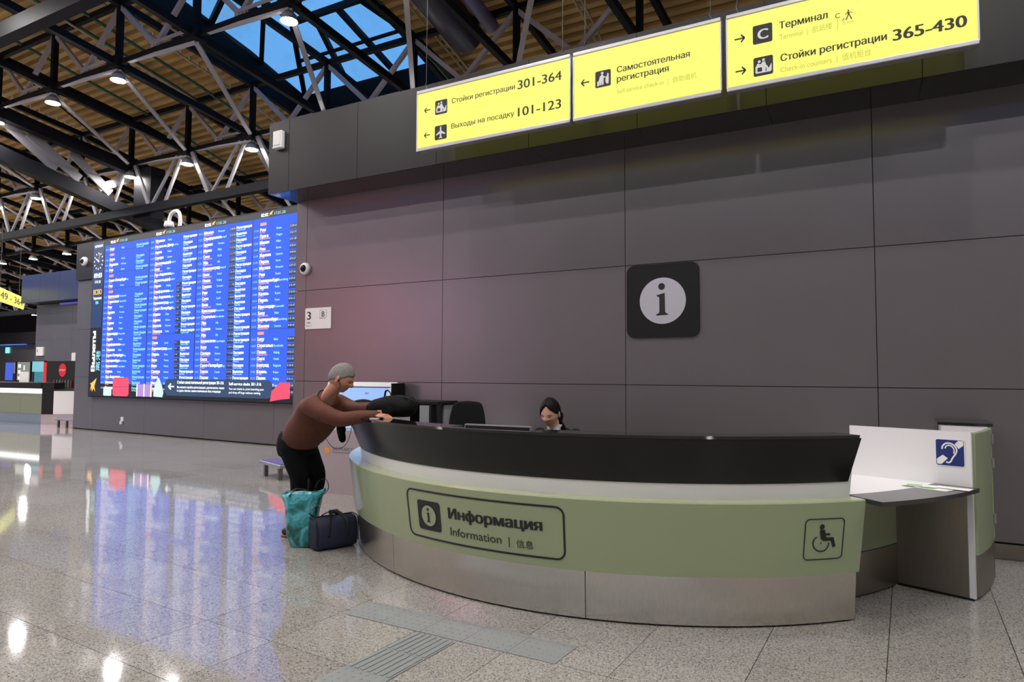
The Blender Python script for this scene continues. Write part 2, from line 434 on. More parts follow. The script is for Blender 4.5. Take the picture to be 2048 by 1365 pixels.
ADDED_GLOW = thing('added_glow_screen', (-27, -19.9, 2.6), 'large unseen crimson and lilac glowing screen added on the opposite wall of the hall', 'screen')  # invented, out of view: added to tint the panel wall's reflections pink and mauve
mk('frame', box((-27, -19.98, 5.2), (14.4, .12, 5.4)), BEAM, ADDED_GLOW)
mk('screen', box((-29.4, -19.9, 5.2), (3.6, .06, 5.0)), mat('added_glow_crimson', (.01, .01, .01), .5, emit=(1, .10, .14), es=5.5), ADDED_GLOW)
mk('screen', box((-24.2, -19.9, 5.2), (6.6, .06, 5.0)), mat('added_glow_lilac', (.01, .01, .01), .5, emit=(.85, .62, .90), es=3.6), ADDED_GLOW)
# ================================================================== ROOF
RW = [(-20, 10.75), (-5.45, 10.6), (-1.75, 10.5), (1.95, 10.3), (5.65, 9.80), (9.35, 9.15), (13.05, 8.50), (17.0, 7.5), (21.0, 6.95), (26.5, 6.3), (33, 5.9)]
def zn(y):
    for (a, za), (b, zb) in zip(RW, RW[1:]):
        if y <= b: return za + (zb - za) * (y - a) / (b - a)
    return RW[-1][1]
def zd(y): return zn(y) + 1.85
ROOFM = bpy.data.materials.new('corrugated_deck'); ROOFM.use_nodes = True
n = ROOFM.node_tree.nodes; L = ROOFM.node_tree.links; p = n['Principled BSDF']; geo = n.new('ShaderNodeNewGeometry')
nz = n.new('ShaderNodeTexNoise'); nz.inputs['Scale'].default_value = .9; L.new(geo.outputs['Position'], nz.inputs['Vector'])
r1 = n.new('ShaderNodeValToRGB'); L.new(nz.outputs['Fac'], r1.inputs[0]); L.new(r1.outputs[0], p.inputs['Base Color'])
r1.color_ramp.elements[0].position = .3; r1.color_ramp.elements[0].color = (.34, .21, .075, 1); r1.color_ramp.elements[1].position = .7; r1.color_ramp.elements[1].color = (.52, .34, .13, 1)
p.inputs['Roughness'].default_value = .55; p.inputs['Specular IOR Level'].default_value = .25
ceil = mk('ceiling', box((-33, 6, 12.95), (96, 52, .1)), BEAM, kind='structure', label='sloping brown corrugated roof deck over the hall')
bpy.data.objects.remove(ceil); ceil = bpy.data.objects.new('ceiling', None); link(ceil); OFF[ceil] = Vector((0, 0, 0))
tag(ceil, 'sloping brown corrugated roof deck with dark steel trusses', None, kind='structure')
SKX0, SKX1, SKY0, SKY1 = -15.8, -10.3, 6.4, 15.2
def deck(x0, x1, y0, y1):
    vs, fs = [], []; y = y0; P = .28
    prof = []
    while y < y1:
        for t, h in ((0, 0), (.13, 0), (.15, .12), (.26, .12)):
            yy = y + t
            if yy > y1: break
            prof.append((yy, zd(yy) + h))
        y += P
    prof.append((y1, zd(y1)))
    for yy, z in prof: vs += [(x0, yy, z), (x1, yy, z)]
    for i in range(len(prof) - 1): fs.append((2 * i, 2 * i + 2, 2 * i + 3, 2 * i + 1))
    return mk('deck_sheet', (vs, fs), ROOFM, ceil)
for x0 in range(-81, -16, 8): deck(x0, min(x0 + 8, SKX0) - .01 if x0 + 8 > SKX0 else x0 + 8 - .01, -20, 32)
for a, b in ((SKX1, -4), (-4, 4), (4, 14)): deck(a, b - .01, -20, 32)
deck(SKX0, SKX1, -20, SKY0); deck(SKX0, SKX1, SKY1, 32)

def node(k, y):
    x0 = -15.65 + (13.05 - y) * -.108
    return Vector((x0 - 2.92 * k, y, zn(y)))
HB = 1.52
rows = [-5.45, -1.75, 1.95, 5.65, 9.35, 13.05, 17.0, 21.0, 26.5]
def kr(y): return range(-9 if y < 6 else (-5 if y < 10 else -4), 9 if y < 10 else (14 if y < 18 else 17))
part_n = {}
def part(nm, bm, m, parent):
    return mk(nm, bm, m, parent)
for y in rows:
    nm = {9.35: 'nearest roof truss row left of the skylight with lit lamps', 13.05: 'roof truss row with V struts over the departures board', 17.0: 'third roof truss row beyond the departures board', -5.45: 'grey and black roof truss row behind the camera', -1.75: 'grey and black roof truss row above the camera', 1.95: 'roof truss row over the desk front', 5.65: 'roof truss row directly over the yellow signs', 21.0: 'roof truss row far off over the cafe counter', 26.5: 'farthest roof truss row at the end of the hall'}[y]
    K = list(kr(y)); a, b = node(K[0], y), node(K[-1], y)
    T = thing('roof_truss', (a.x, y, a.z), nm, 'roof truss')
    up = Vector((0, 0, HB))
    part('lower_chord', abar(new(), a, b, .10, .13), BEAM, T)
    part('upper_chord', abar(new(), a + up, b + up, .12, .14), BEAM, T)
    fine = y in (9.35, 13.05, 17.0, 5.65)
    bmA = new(); bmB = new()
    for k in K[:-1]:
        p0, p1 = node(k, y), node(k + 1, y); mid = (p0 + p1) / 2 + Vector((0, 0, .1))
        if fine:
            part('post', abar(new(), p0, p0 + up, .13), BEAM, T)
            part('diagonal', abar(new(), p0 + up * .96, mid, .09, .11), BRACE, T); part('diagonal', abar(new(), p1 + up * .96, mid, .09, .11), BRACE, T)
            part('gusset', box(mid, (.34, .05, .22)), BRACE, T)
            part('hub', box(p0, (.34, .34, .26)), BEAM, T)
            part('rail', abar(new(), p0 + Vector((0, -.05, .16)), mid + Vector((0, -.05, .06)), .05, .06), BRACE, T)
        else:
            abar(bmB, p0, p0 + up, .13); abar(bmA, p0 + up, mid, .09, .11); abar(bmA, p1 + up, mid, .09, .11); abox(bmB, p0, (.34, .34, .26))
    if not fine:
        part('post', bmB, BEAM, T)['kind'] = 'stuff'; part('diagonal', bmA, BRACE, T)['kind'] = 'stuff'
    else: bmA.free(); bmB.free()
# longitudinal beams between rows, with plan bracing
lb = thing('roof_beams', (-20, 9.35, 9), 'dark lengthwise roof beams linking the truss rows across the hall', 'roof beam')
for ya, yb in zip(rows, rows[1:]):
    fine = ya in (5.65, 9.35, 13.05); bl, bu, bp_ = new(), new(), new()
    for k in kr(yb if ya > 5 else ya):
        a, b = node(k, ya), node(k, yb); c = node(k + 1, yb)
        if fine:
            part('beam', abar(new(), a, b, .13, .17), BEAM, lb); part('beam', abar(new(), a + Vector((0, 0, HB)), b + Vector((0, 0, HB)), .13, .17), BEAM, lb)
            if ya != 5.65:
                c = node(k + 1, ya); dz = Vector((0, 0, -.16))
                part('brace', abar(new(), a + dz, node(k + 1, yb) + Vector((0, 0, -.05)), .11, .05), BRACE, lb)
                part('brace', abar(new(), a + dz, c + Vector((0, 0, -.02)), .09, .05), BRACE, lb)
        else: abar(bl, a, b, .15, .26); abar(bu, a + Vector((0, 0, HB)), b + Vector((0, 0, HB)), .2, .28); abar(bp_, a, c, .12, .06)
        # long sloping rods hub to node
        if ya == 9.35 and k > 1: part('tie_rod', abar(new(), a + Vector((0, 0, HB)), b, .035), BEAM, lb)
    if not fine:
        for b_, m_ in ((bl, BEAM), (bu, BEAM), (bp_, BRACE)): part('beam', b_, m_, lb)['kind'] = 'stuff'
    else: bl.free(); bu.free(); bp_.free()

# main girders
def girder(a, b, nodes_top, label, wd=.22, ht=.26, vw=.15):
    G = thing('roof_girder', a, label, 'roof girder')
    part('bottom_chord', abar(new(), a, b, wd, ht), BEAM, G)
    a, b = Vector(a), Vector(b)
    for i, p in enumerate(nodes_top):
        t = max(0, min(1, (p - a).dot(b - a) / (b - a).length_squared)); q = a + (b - a) * t; h = (b - a).normalized()
        for s_, wv in ((-.9, vw), (.9, vw * .55)):
            part('strut', abar(new(), p + h * s_ * .22, q + h * s_ * 1.15 + Vector((0, 0, .15)), wv, .07, up=Vector((0, 1, .2))), STRUT, G)
        part('strut', abar(new(), p + h * .45, q + h * 1.7 + Vector((0, 0, .15)), .07, .07), STRUT, G)
    return G
girder((-9, 13.05, 6.95), (-42, 13.05, 6.75), [node(k, 13.05) for k in range(-1, 9)], 'deep dark girder with pale V struts above the departures board')
girder((-27, 21.0, 5.3), (-60, 21.0, 5.1), [node(k, 21.0) for k in range(5, 14)], 'distant deep girder with pale struts over the far shop block')
mk('roof_girder', abar(new(), (-25, 6.9, 8.78), (-9.5, 6.9, 8.72), .26, .34), BEAM, cat='roof girder', label='thick black beam crossing the top left corner of the roof')
GY = thing('roof_girder', (-22.3, 9.6, 8.0), 'thick black lengthwise beam with wide pale sloping plates', 'roof girder')
part('bottom_chord', abar(new(), (-22.2, 8.6, 8.15), (-22.6, 15.5, 6.7), .34, .42), BEAM, GY)
part('top_chord', abar(new(), node(2, 9.35) + Vector((-.1, -1, .1)), node(2, 13.05) + Vector((0, 1.5, -.4)), .30, .36), BEAM, GY)
for u, v, wv in ((9.7, 11.2, .3), (10.3, 11.9, .3), (11.5, 12.9, .28), (13.4, 12.5, .26)):
    part('plate', abar(new(), (-22.15, u, zn(u) - .2), (-22.35, v, 8.1 - (v - 9.6) * .21 + .2), wv, .06, up=Vector((1, 0, 0))), STRUT, GY)
# dark column and hoist between girders
mk('roof_column', box((-21.0, 13.4, 7.5), (.9, .5, 1.7)), BEAM, cat='column', label='short black boxed column under the roof girder above the board')

# ducts and pipes
DUCT = mat('duct_skin', (.035, .035, .055), .4, .3)
dt = thing('ventilation_duct', (-8.6, 6, 11), 'long dark round air duct under the deck right of the skylight', 'air duct')
def yline(x, off, y0, y1, n=8): return [(x, y0 + (y1 - y0) * i / n, zd(y0 + (y1 - y0) * i / n) - off) for i in range(n + 1)]
mk('duct', tube(yline(-8.3, .62, 2, 13.2), .42, 20), DUCT, dt, True)
mk('insulated_pipe', tube(yline(-7.62, .5, 2, 13.2), .17, 12), mat('lavender_lagging', (.16, .15, .27), .5), dt, True)
GRP = mat('green_pipe', (.02, .09, .055), .4); BGP = mat('beige_conduit', (.36, .29, .19), .5)
for lab, m_, lst, r_ in (('green sprinkler pipe under the deck', GRP, [(-9.9, .25), (-17.3, .35), (-18.3, .2), (-20.6, .3)], .045), ('beige conduit under the roof deck', BGP, [(-9.35, .2), (-9.2, .2), (-16.6, .25), (-5.6, .2), (-5.45, .2), (-17.9, .5)], .028)):
    for x, off in lst:
        mk('pipe' if m_ is GRP else 'conduit', tube(yline(x, off, 1, 24, 14), r_, 6), m_, cat='pipe', label=lab + {-9.9: ' beside the skylight', -17.3: ' left of the skylight', -18.3: ' farther left of the skylight', -20.6: ' by the left edge', -9.35: ' beside the skylight', -9.2: ' just right of its twin by the skylight', -16.6: ' left of the skylight', -5.6: ' above the middle sign', -5.45: ' just right of its twin above the middle sign', -17.9: ' farther left of the skylight'}[x], group=('green' if m_ is GRP else 'beige') + ' pipes under the roof deck', smooth=True)

# skylight
sk = thing('skylight', ((SKX0 + SKX1) / 2, 11, zd(11)), 'glazed roof lantern showing blue dusk sky in a dark frame', 'skylight')
def ze(y): return zd(y) + .75
curb = new()
for x, sgn in ((SKX0, -1), (SKX1, 1)):
    for y0, y1 in zip([6.4, 9.35, 13.05], [9.35, 13.05, 15.2]):
        vs_ = [(x, y0, zd(y0) - .1), (x, y1, zd(y1) - .1), (x, y1, ze(y1)), (x, y0, ze(y0))]
        A = [curb.verts.new(v) for v in vs_]; B = [curb.verts.new((v[0] + sgn * .15, v[1], v[2])) for v in vs_]
        curb.faces.new(A); curb.faces.new(B[::-1])
        for i in range(4): curb.faces.new([A[i], A[(i + 1) % 4], B[(i + 1) % 4], B[i]])
abox(curb, ((SKX0 + SKX1) / 2, SKY1 + .075, (zd(SKY1) + ze(SKY1)) / 2 - .05), (SKX1 - SKX0 + .3, .15, .85))
abox(curb, ((SKX0 + SKX1) / 2, SKY0 - .075, (zd(SKY0) + ze(SKY0)) / 2 - .05), (SKX1 - SKX0 + .3, .15, .85))
bmesh.ops.recalc_face_normals(curb, faces=curb.faces)
part('curb', curb, BEAM, sk)
rx0, rx1, ry1, ry0 = -14.25, -11.7, 13.15, 8.2
def zr(y): return 11.6 + (13.15 - y) * .16
P00, P10, P11, P01 = Vector((rx0, ry0, zr(ry0))), Vector((rx1, ry0, zr(ry0))), Vector((rx1, ry1, zr(ry1))), Vector((rx0, ry1, zr(ry1)))
E00, E10, E11, E01 = Vector((SKX0, SKY0, ze(SKY0))), Vector((SKX1, SKY0, ze(SKY0))), Vector((SKX1, SKY1, ze(SKY1))), Vector((SKX0, SKY1, ze(SKY1)))
GL = bpy.data.materials.new('skylight_glass'); GL.use_nodes = True
n = GL.node_tree.nodes; L = GL.node_tree.links; n.clear(); o_ = n.new('ShaderNodeOutputMaterial'); mxs = n.new('ShaderNodeMixShader'); ts = n.new('ShaderNodeBsdfTransparent'); gs = n.new('ShaderNodeBsdfGlossy'); df = n.new('ShaderNodeBsdfDiffuse'); mx2 = n.new('ShaderNodeMixShader')
nz = n.new('ShaderNodeTexNoise'); nz.inputs['Scale'].default_value = .8; nz.inputs['Detail'].default_value = 6; rr = n.new('ShaderNodeValToRGB'); rr.color_ramp.elements[0].position = .45; rr.color_ramp.elements[0].color = (.02, .02, .02, 1); rr.color_ramp.elements[1].position = .8; rr.color_ramp.elements[1].color = (.25, .25, .25, 1)
ge = n.new('ShaderNodeNewGeometry'); L.new(ge.outputs['Position'], nz.inputs['Vector']); L.new(nz.outputs['Fac'], rr.inputs[0]); L.new(rr.outputs[0], mx2.inputs[0])
ts.inputs[0].default_value = (.93, .97, 1, 1); gs.inputs['Roughness'].default_value = .05; df.inputs[0].default_value = (.6, .75, .9, 1); mxs.inputs[0].default_value = .06
L.new(ts.outputs[0], mxs.inputs[1]); L.new(gs.outputs[0], mxs.inputs[2]); L.new(mxs.outputs[0], mx2.inputs[1]); L.new(df.outputs[0], mx2.inputs[2]); L.new(mx2.outputs[0], o_.inputs[0])
def quadpanes(a, b, c, d, nu, nv, up_dir):
    """panes + bars on the quad a-b (bottom) d-c (top)"""
    Bp = lambda u, v: (a * (1 - u) + b * u) * (1 - v) + (d * (1 - u) + c * u) * v
    for i in range(nu):
        for j in range(nv):
            q = [Bp(i / nu, j / nv), Bp((i + 1) / nu, j / nv), Bp((i + 1) / nu, (j + 1) / nv), Bp(i / nu, (j + 1) / nv)]
            if (q[2] - q[3]).length < .02: q = q[:3]
            mk('pane', ([tuple(v) for v in q], [tuple(range(len(q)))]), GL, sk)
    for i in range(nu + 1): part('rafter', abar(new(), Bp(i / nu, 0), Bp(i / nu, 1), .13, .16), BEAM, sk)
    for j in range(1, nv + 1): part('glazing_bar', abar(new(), Bp(0, j / nv), Bp(1, j / nv), .07, .08), BEAM, sk)
quadpanes(E01, E11, P11, P01, 3, 2, None); quadpanes(E00, E01, P01, P00, 5, 1, None); quadpanes(E10, E11, P11, P10, 4, 1, None)
quadpanes(P00, P01, P11, P10, 3, 1, None); quadpanes(E00, E10, P10, P00, 3, 1, None)

# lamps
LG = mat('lamp_diffuser', (1, 1, 1), .5, emit=(1, .965, .93), es=LAMP); LH = mat('lamp_housing', (.25, .25, .26), .4, .6)
hm = new(); atube(hm, [(0, 0, 0), (0, 0, .12), (0, 0, .2)], [.17, .15, .08], 16); hme = bpy.data.meshes.new('housing'); hm.to_mesh(hme); hm.free(); hme.materials.append(LH)
dm = new(); bmesh.ops.create_circle(dm, cap_ends=True, radius=.17, segments=16); bmesh.ops.transform(dm, matrix=Matrix.Rotation(pi, 4, 'X') @ Matrix.Translation((0, 0, .006)), verts=dm.verts)
dme = bpy.data.meshes.new('diffuser'); dm.to_mesh(dme); dm.free(); dme.materials.append(LG)
ORD = ['first', 'second', 'third', 'fourth', 'fifth', 'sixth', 'seventh', 'eighth', 'ninth', 'tenth', 'eleventh', 'twelfth', 'thirteenth', 'fourteenth', 'fifteenth', 'sixteenth', 'seventeenth']
for y in rows:
    seen = 0
    for k in list(kr(y))[::-1]:
        p0 = node(k, y)
        if (y, k) == (9.35, -1) or p0.x > 12.5 or (y > 18 and k % 2): continue
        if y >= 13 and p0.x > -7: continue
        if y < 6 and (k + round(y)) % 2: continue
        t = bpy.data.objects.new('ceiling_lamp', None); t.location = p0 + Vector((0, 0, -.42)); link(t); t.empty_display_size = .1
        where = {9.35: 'nearest lit truss row', 13.05: 'truss row over the board', 17.0: 'third truss row', 21.0: 'distant truss row', 26.5: 'farthest truss row'}.get(y, 'truss rows out of the near view')
        d = p0 - Vector((0, 0, 1.5)); zf = d.dot(fwd); u_ = 1024 + f_px * d.dot(rgt) / zf if zf > .5 else -999; v_ = 682 - f_px * d.dot(upv) / zf if zf > .5 else -999
        if 0 < u_ < 2048 and 0 < v_ < 1365 and y > 9:
            tag(t, 'round white-lit lamp, %s from the left on the %s' % (ORD[seen], where), 'lamp', 'lamps of the ' + where); seen += 1
        else: tag(t, 'round white-lit lamp on the %s outside the picture' % where, 'lamp', 'unseen lamps of the ' + where)
        for nm_, me_ in (('housing', hme), ('diffuser', dme)):
            c_ = bpy.data.objects.new(nm_, me_); link(c_, t)

# ================================================================== HANGING YELLOW SIGNS
SY = 5.90
def sp(x, z, d): return Vector((x, SY - .032 - d, z))
def arrow(bm_fn, cx, cz, w, sgn):
    """arrow pointing to sgn (-1 left, 1 right) as a polygon ribbon"""
    h = w * .5; t = w * .075; bm = new()
    def seg(a, b):
        dx, dz = b[0] - a[0], b[1] - a[1]; L_ = math.hypot(dx, dz); nx, nz_ = -dz / L_ * t, dx / L_ * t
        v = [bm.verts.new(bm_fn(*q, .003)) for q in ((a[0] + nx, a[1] + nz_), (b[0] + nx, b[1] + nz_), (b[0] - nx, b[1] - nz_), (a[0] - nx, a[1] - nz_))]
        bm.faces.new(v)
    seg((cx - sgn * h, cz), (cx + sgn * h * .86, cz)); seg((cx + sgn * h * .86, cz), (cx + sgn * .1 * w, cz + h * .72)); seg((cx + sgn * h * .86, cz), (cx + sgn * .1 * w, cz - h * .72))
    return bm
def polyfaces(polys, fn, d=.003):
    bm = new()
    for P_ in polys: bm.faces.new([bm.verts.new(fn(u, v, d)) for u, v in P_])
    return bm
def ribbon(pts, wd, fn, d=.003, closed=False, sub=1):
    bm = new(); n_ = len(pts); L_ = []; R_ = []
    for i, p_ in enumerate(pts):
        a = pts[(i - 1) % n_ if closed else max(i - 1, 0)]; b = pts[(i + 1) % n_ if closed else min(i + 1, n_ - 1)]
        dx, dy = b[0] - a[0], b[1] - a[1]; q = math.hypot(dx, dy) or 1
        L_.append(bm.verts.new(fn(p_[0] - dy / q * wd / 2, p_[1] + dx / q * wd / 2, d))); R_.append(bm.verts.new(fn(p_[0] + dy / q * wd / 2, p_[1] - dx / q * wd / 2, d)))
    for i in range(n_ if closed else n_ - 1):
        j = (i + 1) % n_; bm.faces.new([L_[i], L_[j], R_[j], R_[i]])
    return bm
def sub_fn(fn, x0, z0, w_, h_): return lambda u, v, d: fn(x0 + u * w_, z0 + v * h_, d)
PLANE = [(.50, .95), (.44, .86), (.44, .62), (.12, .40), (.12, .32), (.44, .42), (.44, .20), (.36, .13), (.36, .07), (.5, .11), (.64, .07), (.64, .13), (.56, .20), (.56, .42), (.88, .32), (.88, .40), (.56, .62), (.56, .86)]
CHECKIN = [[(.10, .18), (.10, .48), (.20, .66), (.27, .66), (.31, .62), (.40, .62), (.45, .72), (.60, .72), (.66, .50), (.70, .50), (.78, .32), (.90, .55), (.93, .55), (.93, .22), (.88, .14), (.15, .14)], circ(.30, .76, .075, 12), circ(.52, .82, .075, 12)]
CHECKBLK = [[(.20, .22), (.20, .40), (.24, .44), (.42, .44), (.44, .40), (.44, .22)], [(.62, .18), (.62, .38), (.66, .38), (.66, .18)]]
SELF = [[(.12, .10), (.12, .36), (.22, .40), (.30, .66), (.40, .74), (.50, .74), (.56, .62), (.66, .60), (.66, .54), (.54, .54), (.54, .12), (.44, .12), (.42, .40), (.40, .12), (.30, .12), (.28, .34), (.26, .10)], circ(.45, .84, .085, 12), [(.72, .16), (.66, .30), (.68, .56), (.74, .60), (.80, .80), (.86, .76), (.88, .40), (.86, .14)]]
def picto(parent, fn, x0, z0, w_, h_, kind):
    ic = mk('pictogram_tile', prism(rrect(x0, z0, x0 + w_, z0 + h_, w_ * .09, 3), lambda u, v, d: fn(u, v, d * .5), .004), INK, parent)
    f2 = sub_fn(fn, x0, z0, w_, h_)
    if kind == 'plane': mk('symbol', polyfaces([PLANE], f2), WPRINT, ic)
    elif kind == 'self': mk('symbol', polyfaces(SELF, f2), WPRINT, ic)
    elif kind == 'C': mk('symbol', txt('C', x0 + w_ * .24, x0 + w_ * .80, z0 + h_ * .22, h_ * .56, fn, bold=.035, d=.003), WPRINT, ic)
    else:
        mk('symbol', polyfaces(CHECKIN, f2), WPRINT, ic); mk('symbol', polyfaces(CHECKBLK, f2, .0036), INK, ic)
def ysign(x0, x1, label, hooks, texts, arrows, pics, shade=1.0):
    T = thing('hanging_sign', ((x0 + x1) / 2, SY, 4.0), label, 'sign', 'yellow signs hanging in front of the fascia')
    mk('light_box', box(((x0 + x1) / 2, SY, 4.345), (x1 - x0, .06, .63)), YEL, T)
    mk('rail', box(((x0 + x1) / 2, SY, 4.675), (x1 - x0 + .012, .085, .038), bev=.006), ALU, T); mk('rail', box(((x0 + x1) / 2, SY, 4.018), (x1 - x0 + .012, .085, .038), bev=.006), ALU, T)
    for x in (x0 - .004, x1 + .004): mk('end_cap', box((x, SY, 4.345), (.012, .07, .63)), ALU, T)
    for x in hooks:
        mk('cable', tube([(x, SY, 4.78), (x, SY, 10.5)], .004, 6), CABLE, T)
        mk('hook', tube([(x, SY, 4.69), (x + .008, SY, 4.72), (x - .008, SY, 4.75), (x, SY, 4.79)], .007, 6), CABLE, T)
    for s, a, b, z, cap, m_, bo in texts: mk('lettering', txt(s, a, b, z, cap, sp, bold=bo), m_, T)
    for cx, cz, w_, sg in arrows: mk('arrow', arrow(sp, cx, cz, w_, sg), SIGNINK, T)
    for a in pics: picto(T, sp, *a)
I_, F1, F2 = SIGNINK, SIGNFAINT1, SIGNFAINT
ysign(-4.355, -2.50, 'yellow lit sign reading 301-364 and 101-123, leftmost of the three over the desk', (-4.26, -2.59),
      [('Стойки регистрации', -3.894, -3.114, 4.466, .056, I_, .012), ('301-364', -3.082, -2.585, 4.455, .098, I_, .014), ('Check-in counter  |  值机柜台', -3.905, -3.056, 4.37, .045, F1, 0), ('Выходы на посадку', -3.897, -3.12, 4.185, .056, I_, .012), ('101-123', -3.078, -2.591, 4.168, .098, I_, .014), ('Gates  |  登机口', -3.902, -3.571, 4.083, .045, F1, 0)],
      [(-4.219, 4.452, .08, -1), (-4.219, 4.168, .08, -1)], [(-4.112, 4.375, .158, .158, 'check'), (-4.114, 4.09, .157, .158, 'plane')])
ysign(-2.455, -1.052, 'yellow lit sign for self-service check-in, middle of the three over the desk', (-2.35, -1.14),
      [('Самостоятельная', -2.01, -1.319, 4.398, .060, I_, .022), ('регистрация', -2.011, -1.512, 4.306, .060, I_, .022), ('Self-service check-in  |  自助值机', -2.011, -1.261, 4.192, .043, F2, 0)],
      [(-2.335, 4.37, .09, -1)], [(-2.229, 4.29, .157, .162, 'self')])
ysign(-.992, .822, 'yellow lit sign reading 365-430 and Terminal C, rightmost of the three over the desk', (-.91, .70),
      [('Терминал', -.564, -.19, 4.464, .062, I_, .028), ('Terminal  |  航站楼', -.563, -.16, 4.371, .045, F2, 0), ('C', -.135, -.10, 4.445, .042, I_, .004), ('5 min', -.079, .004, 4.379, .028, F2, 0), ('|', -.122, -.118, 4.372, .09, F2, 0), ('Стойки регистрации', -.558, .229, 4.179, .062, I_, .028), ('365-430', .268, .756, 4.157, .095, I_, .03), ('Check-in counters  |  值机柜台', -.559, .115, 4.084, .046, F2, 0)],
      [(-.884, 4.457, .09, 1), (-.879, 4.167, .09, 1)], [(-.777, 4.375, .158, .165, 'C'), (-.775, 4.09, .158, .165, 'check')])
# small walking figure on the third sign
ws_ = [o for o in bpy.data.objects if o.name.startswith('hanging_sign')][-1]
WK = [circ(.55, .92, .075, 10), [(.45, .82), (.62, .82), (.66, .55), (.50, .52)], [(.50, .55), (.60, .55), (.38, .05), (.28, .05)], [(.56, .56), (.64, .56), (.88, .08), (.78, .05)], [(.44, .80), (.50, .76), (.30, .56), (.26, .60)], [(.60, .80), (.62, .74), (.92, .62), (.92, .68)], [(.02, .02), (.02, .12), (.16, .30), (.22, .26)]]
mk('walking_figure', polyfaces(WK, sub_fn(sp, -.085, 4.405, .085, .09)), SIGNINK, ws_)

# far yellow sign
fs_ = thing('hanging_sign', (-27, 11.8, 4.1), 'small far yellow hanging sign reading 49 - 364 above the distant counter', 'sign')
fa, fb = Vector((-26.2, 11.2, 0)), Vector((-32.15, 15.0, 0)); fdv = (fb - fa).normalized(); fnv = Vector((-fdv.y, fdv.x, 0)); fnv = fnv if fnv.dot(fa) < 0 else -fnv
fa = Vector((-27.81, 12.23, 0)) - (fb - Vector((-27.81, 12.23, 0))).normalized() * 2.4; fdv = (fb - fa).normalized(); fnv = Vector((-fdv.y, fdv.x, 0)); fnv = fnv if fnv.dot(fa) < 0 else -fnv
flen = (fb - fa).length
def fz(t): return 4.30 + .03 * t
def fsp(u, v, d): return fa + fdv * u + fnv * (.04 + d) + Vector((0, 0, fz(u) + v))
A = [fsp(0, -.25, -.06), fsp(flen, -.25, -.06), fsp(flen, .25, -.06), fsp(0, .25, -.06)]; Bq = [fsp(0, -.25, 0), fsp(flen, -.25, 0), fsp(flen, .25, 0), fsp(0, .25, 0)]
bm = new(); va = [bm.verts.new(v) for v in A]; vb = [bm.verts.new(v) for v in Bq]; bm.faces.new(va[::-1]); bm.faces.new(vb)
for i in range(4): bm.faces.new([va[i], va[(i + 1) % 4], vb[(i + 1) % 4], vb[i]])
bmesh.ops.recalc_face_normals(bm, faces=bm.faces); mk('light_box', bm, YEL, fs_)
mk('lettering', txt('349 - 364', flen - 6.0, flen - .35, -.13, .27, fsp, bold=.012), SIGNINK, fs_)
for u in (flen * .3, flen * .85): mk('cable', tube([fsp(u, .25, -.03), fsp(u, 2.6, -.03)], .012, 6), CABLE, fs_)

# ================================================================== WALL THINGS
IY = WY
def ip(x, z, d): return Vector((x, IY - .022 - d, z))
inf = thing('information_sign', (-1.825, IY, 1.905), 'large square black sign with white circle and letter i on the panel wall', 'sign')
mk('board', prism(rrect(-2.209, 1.905, -1.445, 2.677, .085, 8), lambda u, v, d: Vector((u, IY - .020 - d + .020, v)), .022), BLACKM, inf)
mk('disc', polyfaces([circ(-1.822, 2.287, .243, 64)], ip, .001), GREYW, inf)
k_ = .000771; cx_, cz_ = 640, 697
ii = [(560, 620), (672, 592), (675, 845), (690, 868), (718, 878), (715, 890), (555, 895), (553, 880), (585, 868), (598, 845), (598, 660), (585, 640), (562, 636)]
mk('letter', polyfaces([[(-1.822 + (a - cx_) * k_, 2.287 - (b - cz_) * k_) for a, b in ii], circ(-1.822 - 10 * k_, 2.287 + 194 * k_, 46 * k_, 28)], ip, .003), INK, inf)

pq = thing('zone_plaque', (-6.67, WY, 2.135), 'small white plaque reading 3 and B by the wall corner', 'plaque')
def pp(x, z, d): return Vector((x, WY - .014 - d, z))
mk('plate', prism(rrect(-6.912, 2.137, -6.43, 2.431, .012, 3), lambda u, v, d: Vector((u, WY - d, v)), .014), WHITE, pq)
for s, a, b, z, c, bo in (('3', -6.878, -6.80, 2.27, .115, .02), ('B', -6.60, -6.545, 2.305, .075, .01), ('Этаж', -6.882, -6.81, 2.212, .028, .01), ('Floor  3', -6.885, -6.79, 2.172, .02, 0), ('Терминал', -6.65, -6.53, 2.275, .014, 0)):
    mk('lettering', txt(s, a, b, z, c, pp, bold=bo), INK, pq)
mk('square_outline', ring2d(rrect(-6.635, 2.295, -6.51, 2.40, .01, 3), rrect(-6.632, 2.298, -6.513, 2.397, .009, 3), lambda u, v, d: pp(u, v, d), .002), mat('grey_line', (.35, .35, .4), .5), pq)

def domecam(base, nrm, r, label):
    T = thing('dome_camera', base, label, 'camera'); b = Vector(base); n_ = Vector(nrm).normalized()
    mk('mount', tube([b, b + n_ * r * .55, b + n_ * r * .75], [r, r, r * .8], 24), WHITE, T, True)
    mk('dome', ell(new(), b + n_ * r * .62, (r * .62,) * 3, n=20), BLACKG, T, True)
    smooth_by_angle(bpy.data.objects[T.children[0].name]) if T.children else None
domecam((-6.92, WY, 2.994), (0, -1, 0), .085, 'white round dome camera on the panel wall corner')
domecam(tuple(bw(8.07, 4.53, .06)), tuple(BN), .12, 'white dome camera on the black band left of the departures board')
ps = thing('wall_speaker', (-6.915, 6.24, 4.55), 'small white speaker box on the left end of the dark fascia', 'speaker')
mk('case', box((-6.915, 6.205, 4.675), (.16, .07, .245), bev=.014), WHITE, ps); mk('cover', box((-6.915, 6.167, 4.69), (.13, .012, .19), bev=.004), WHITE, ps); mk('foot_lip', box((-6.915, 6.165, 4.562), (.13, .02, .014)), WHITE, ps)
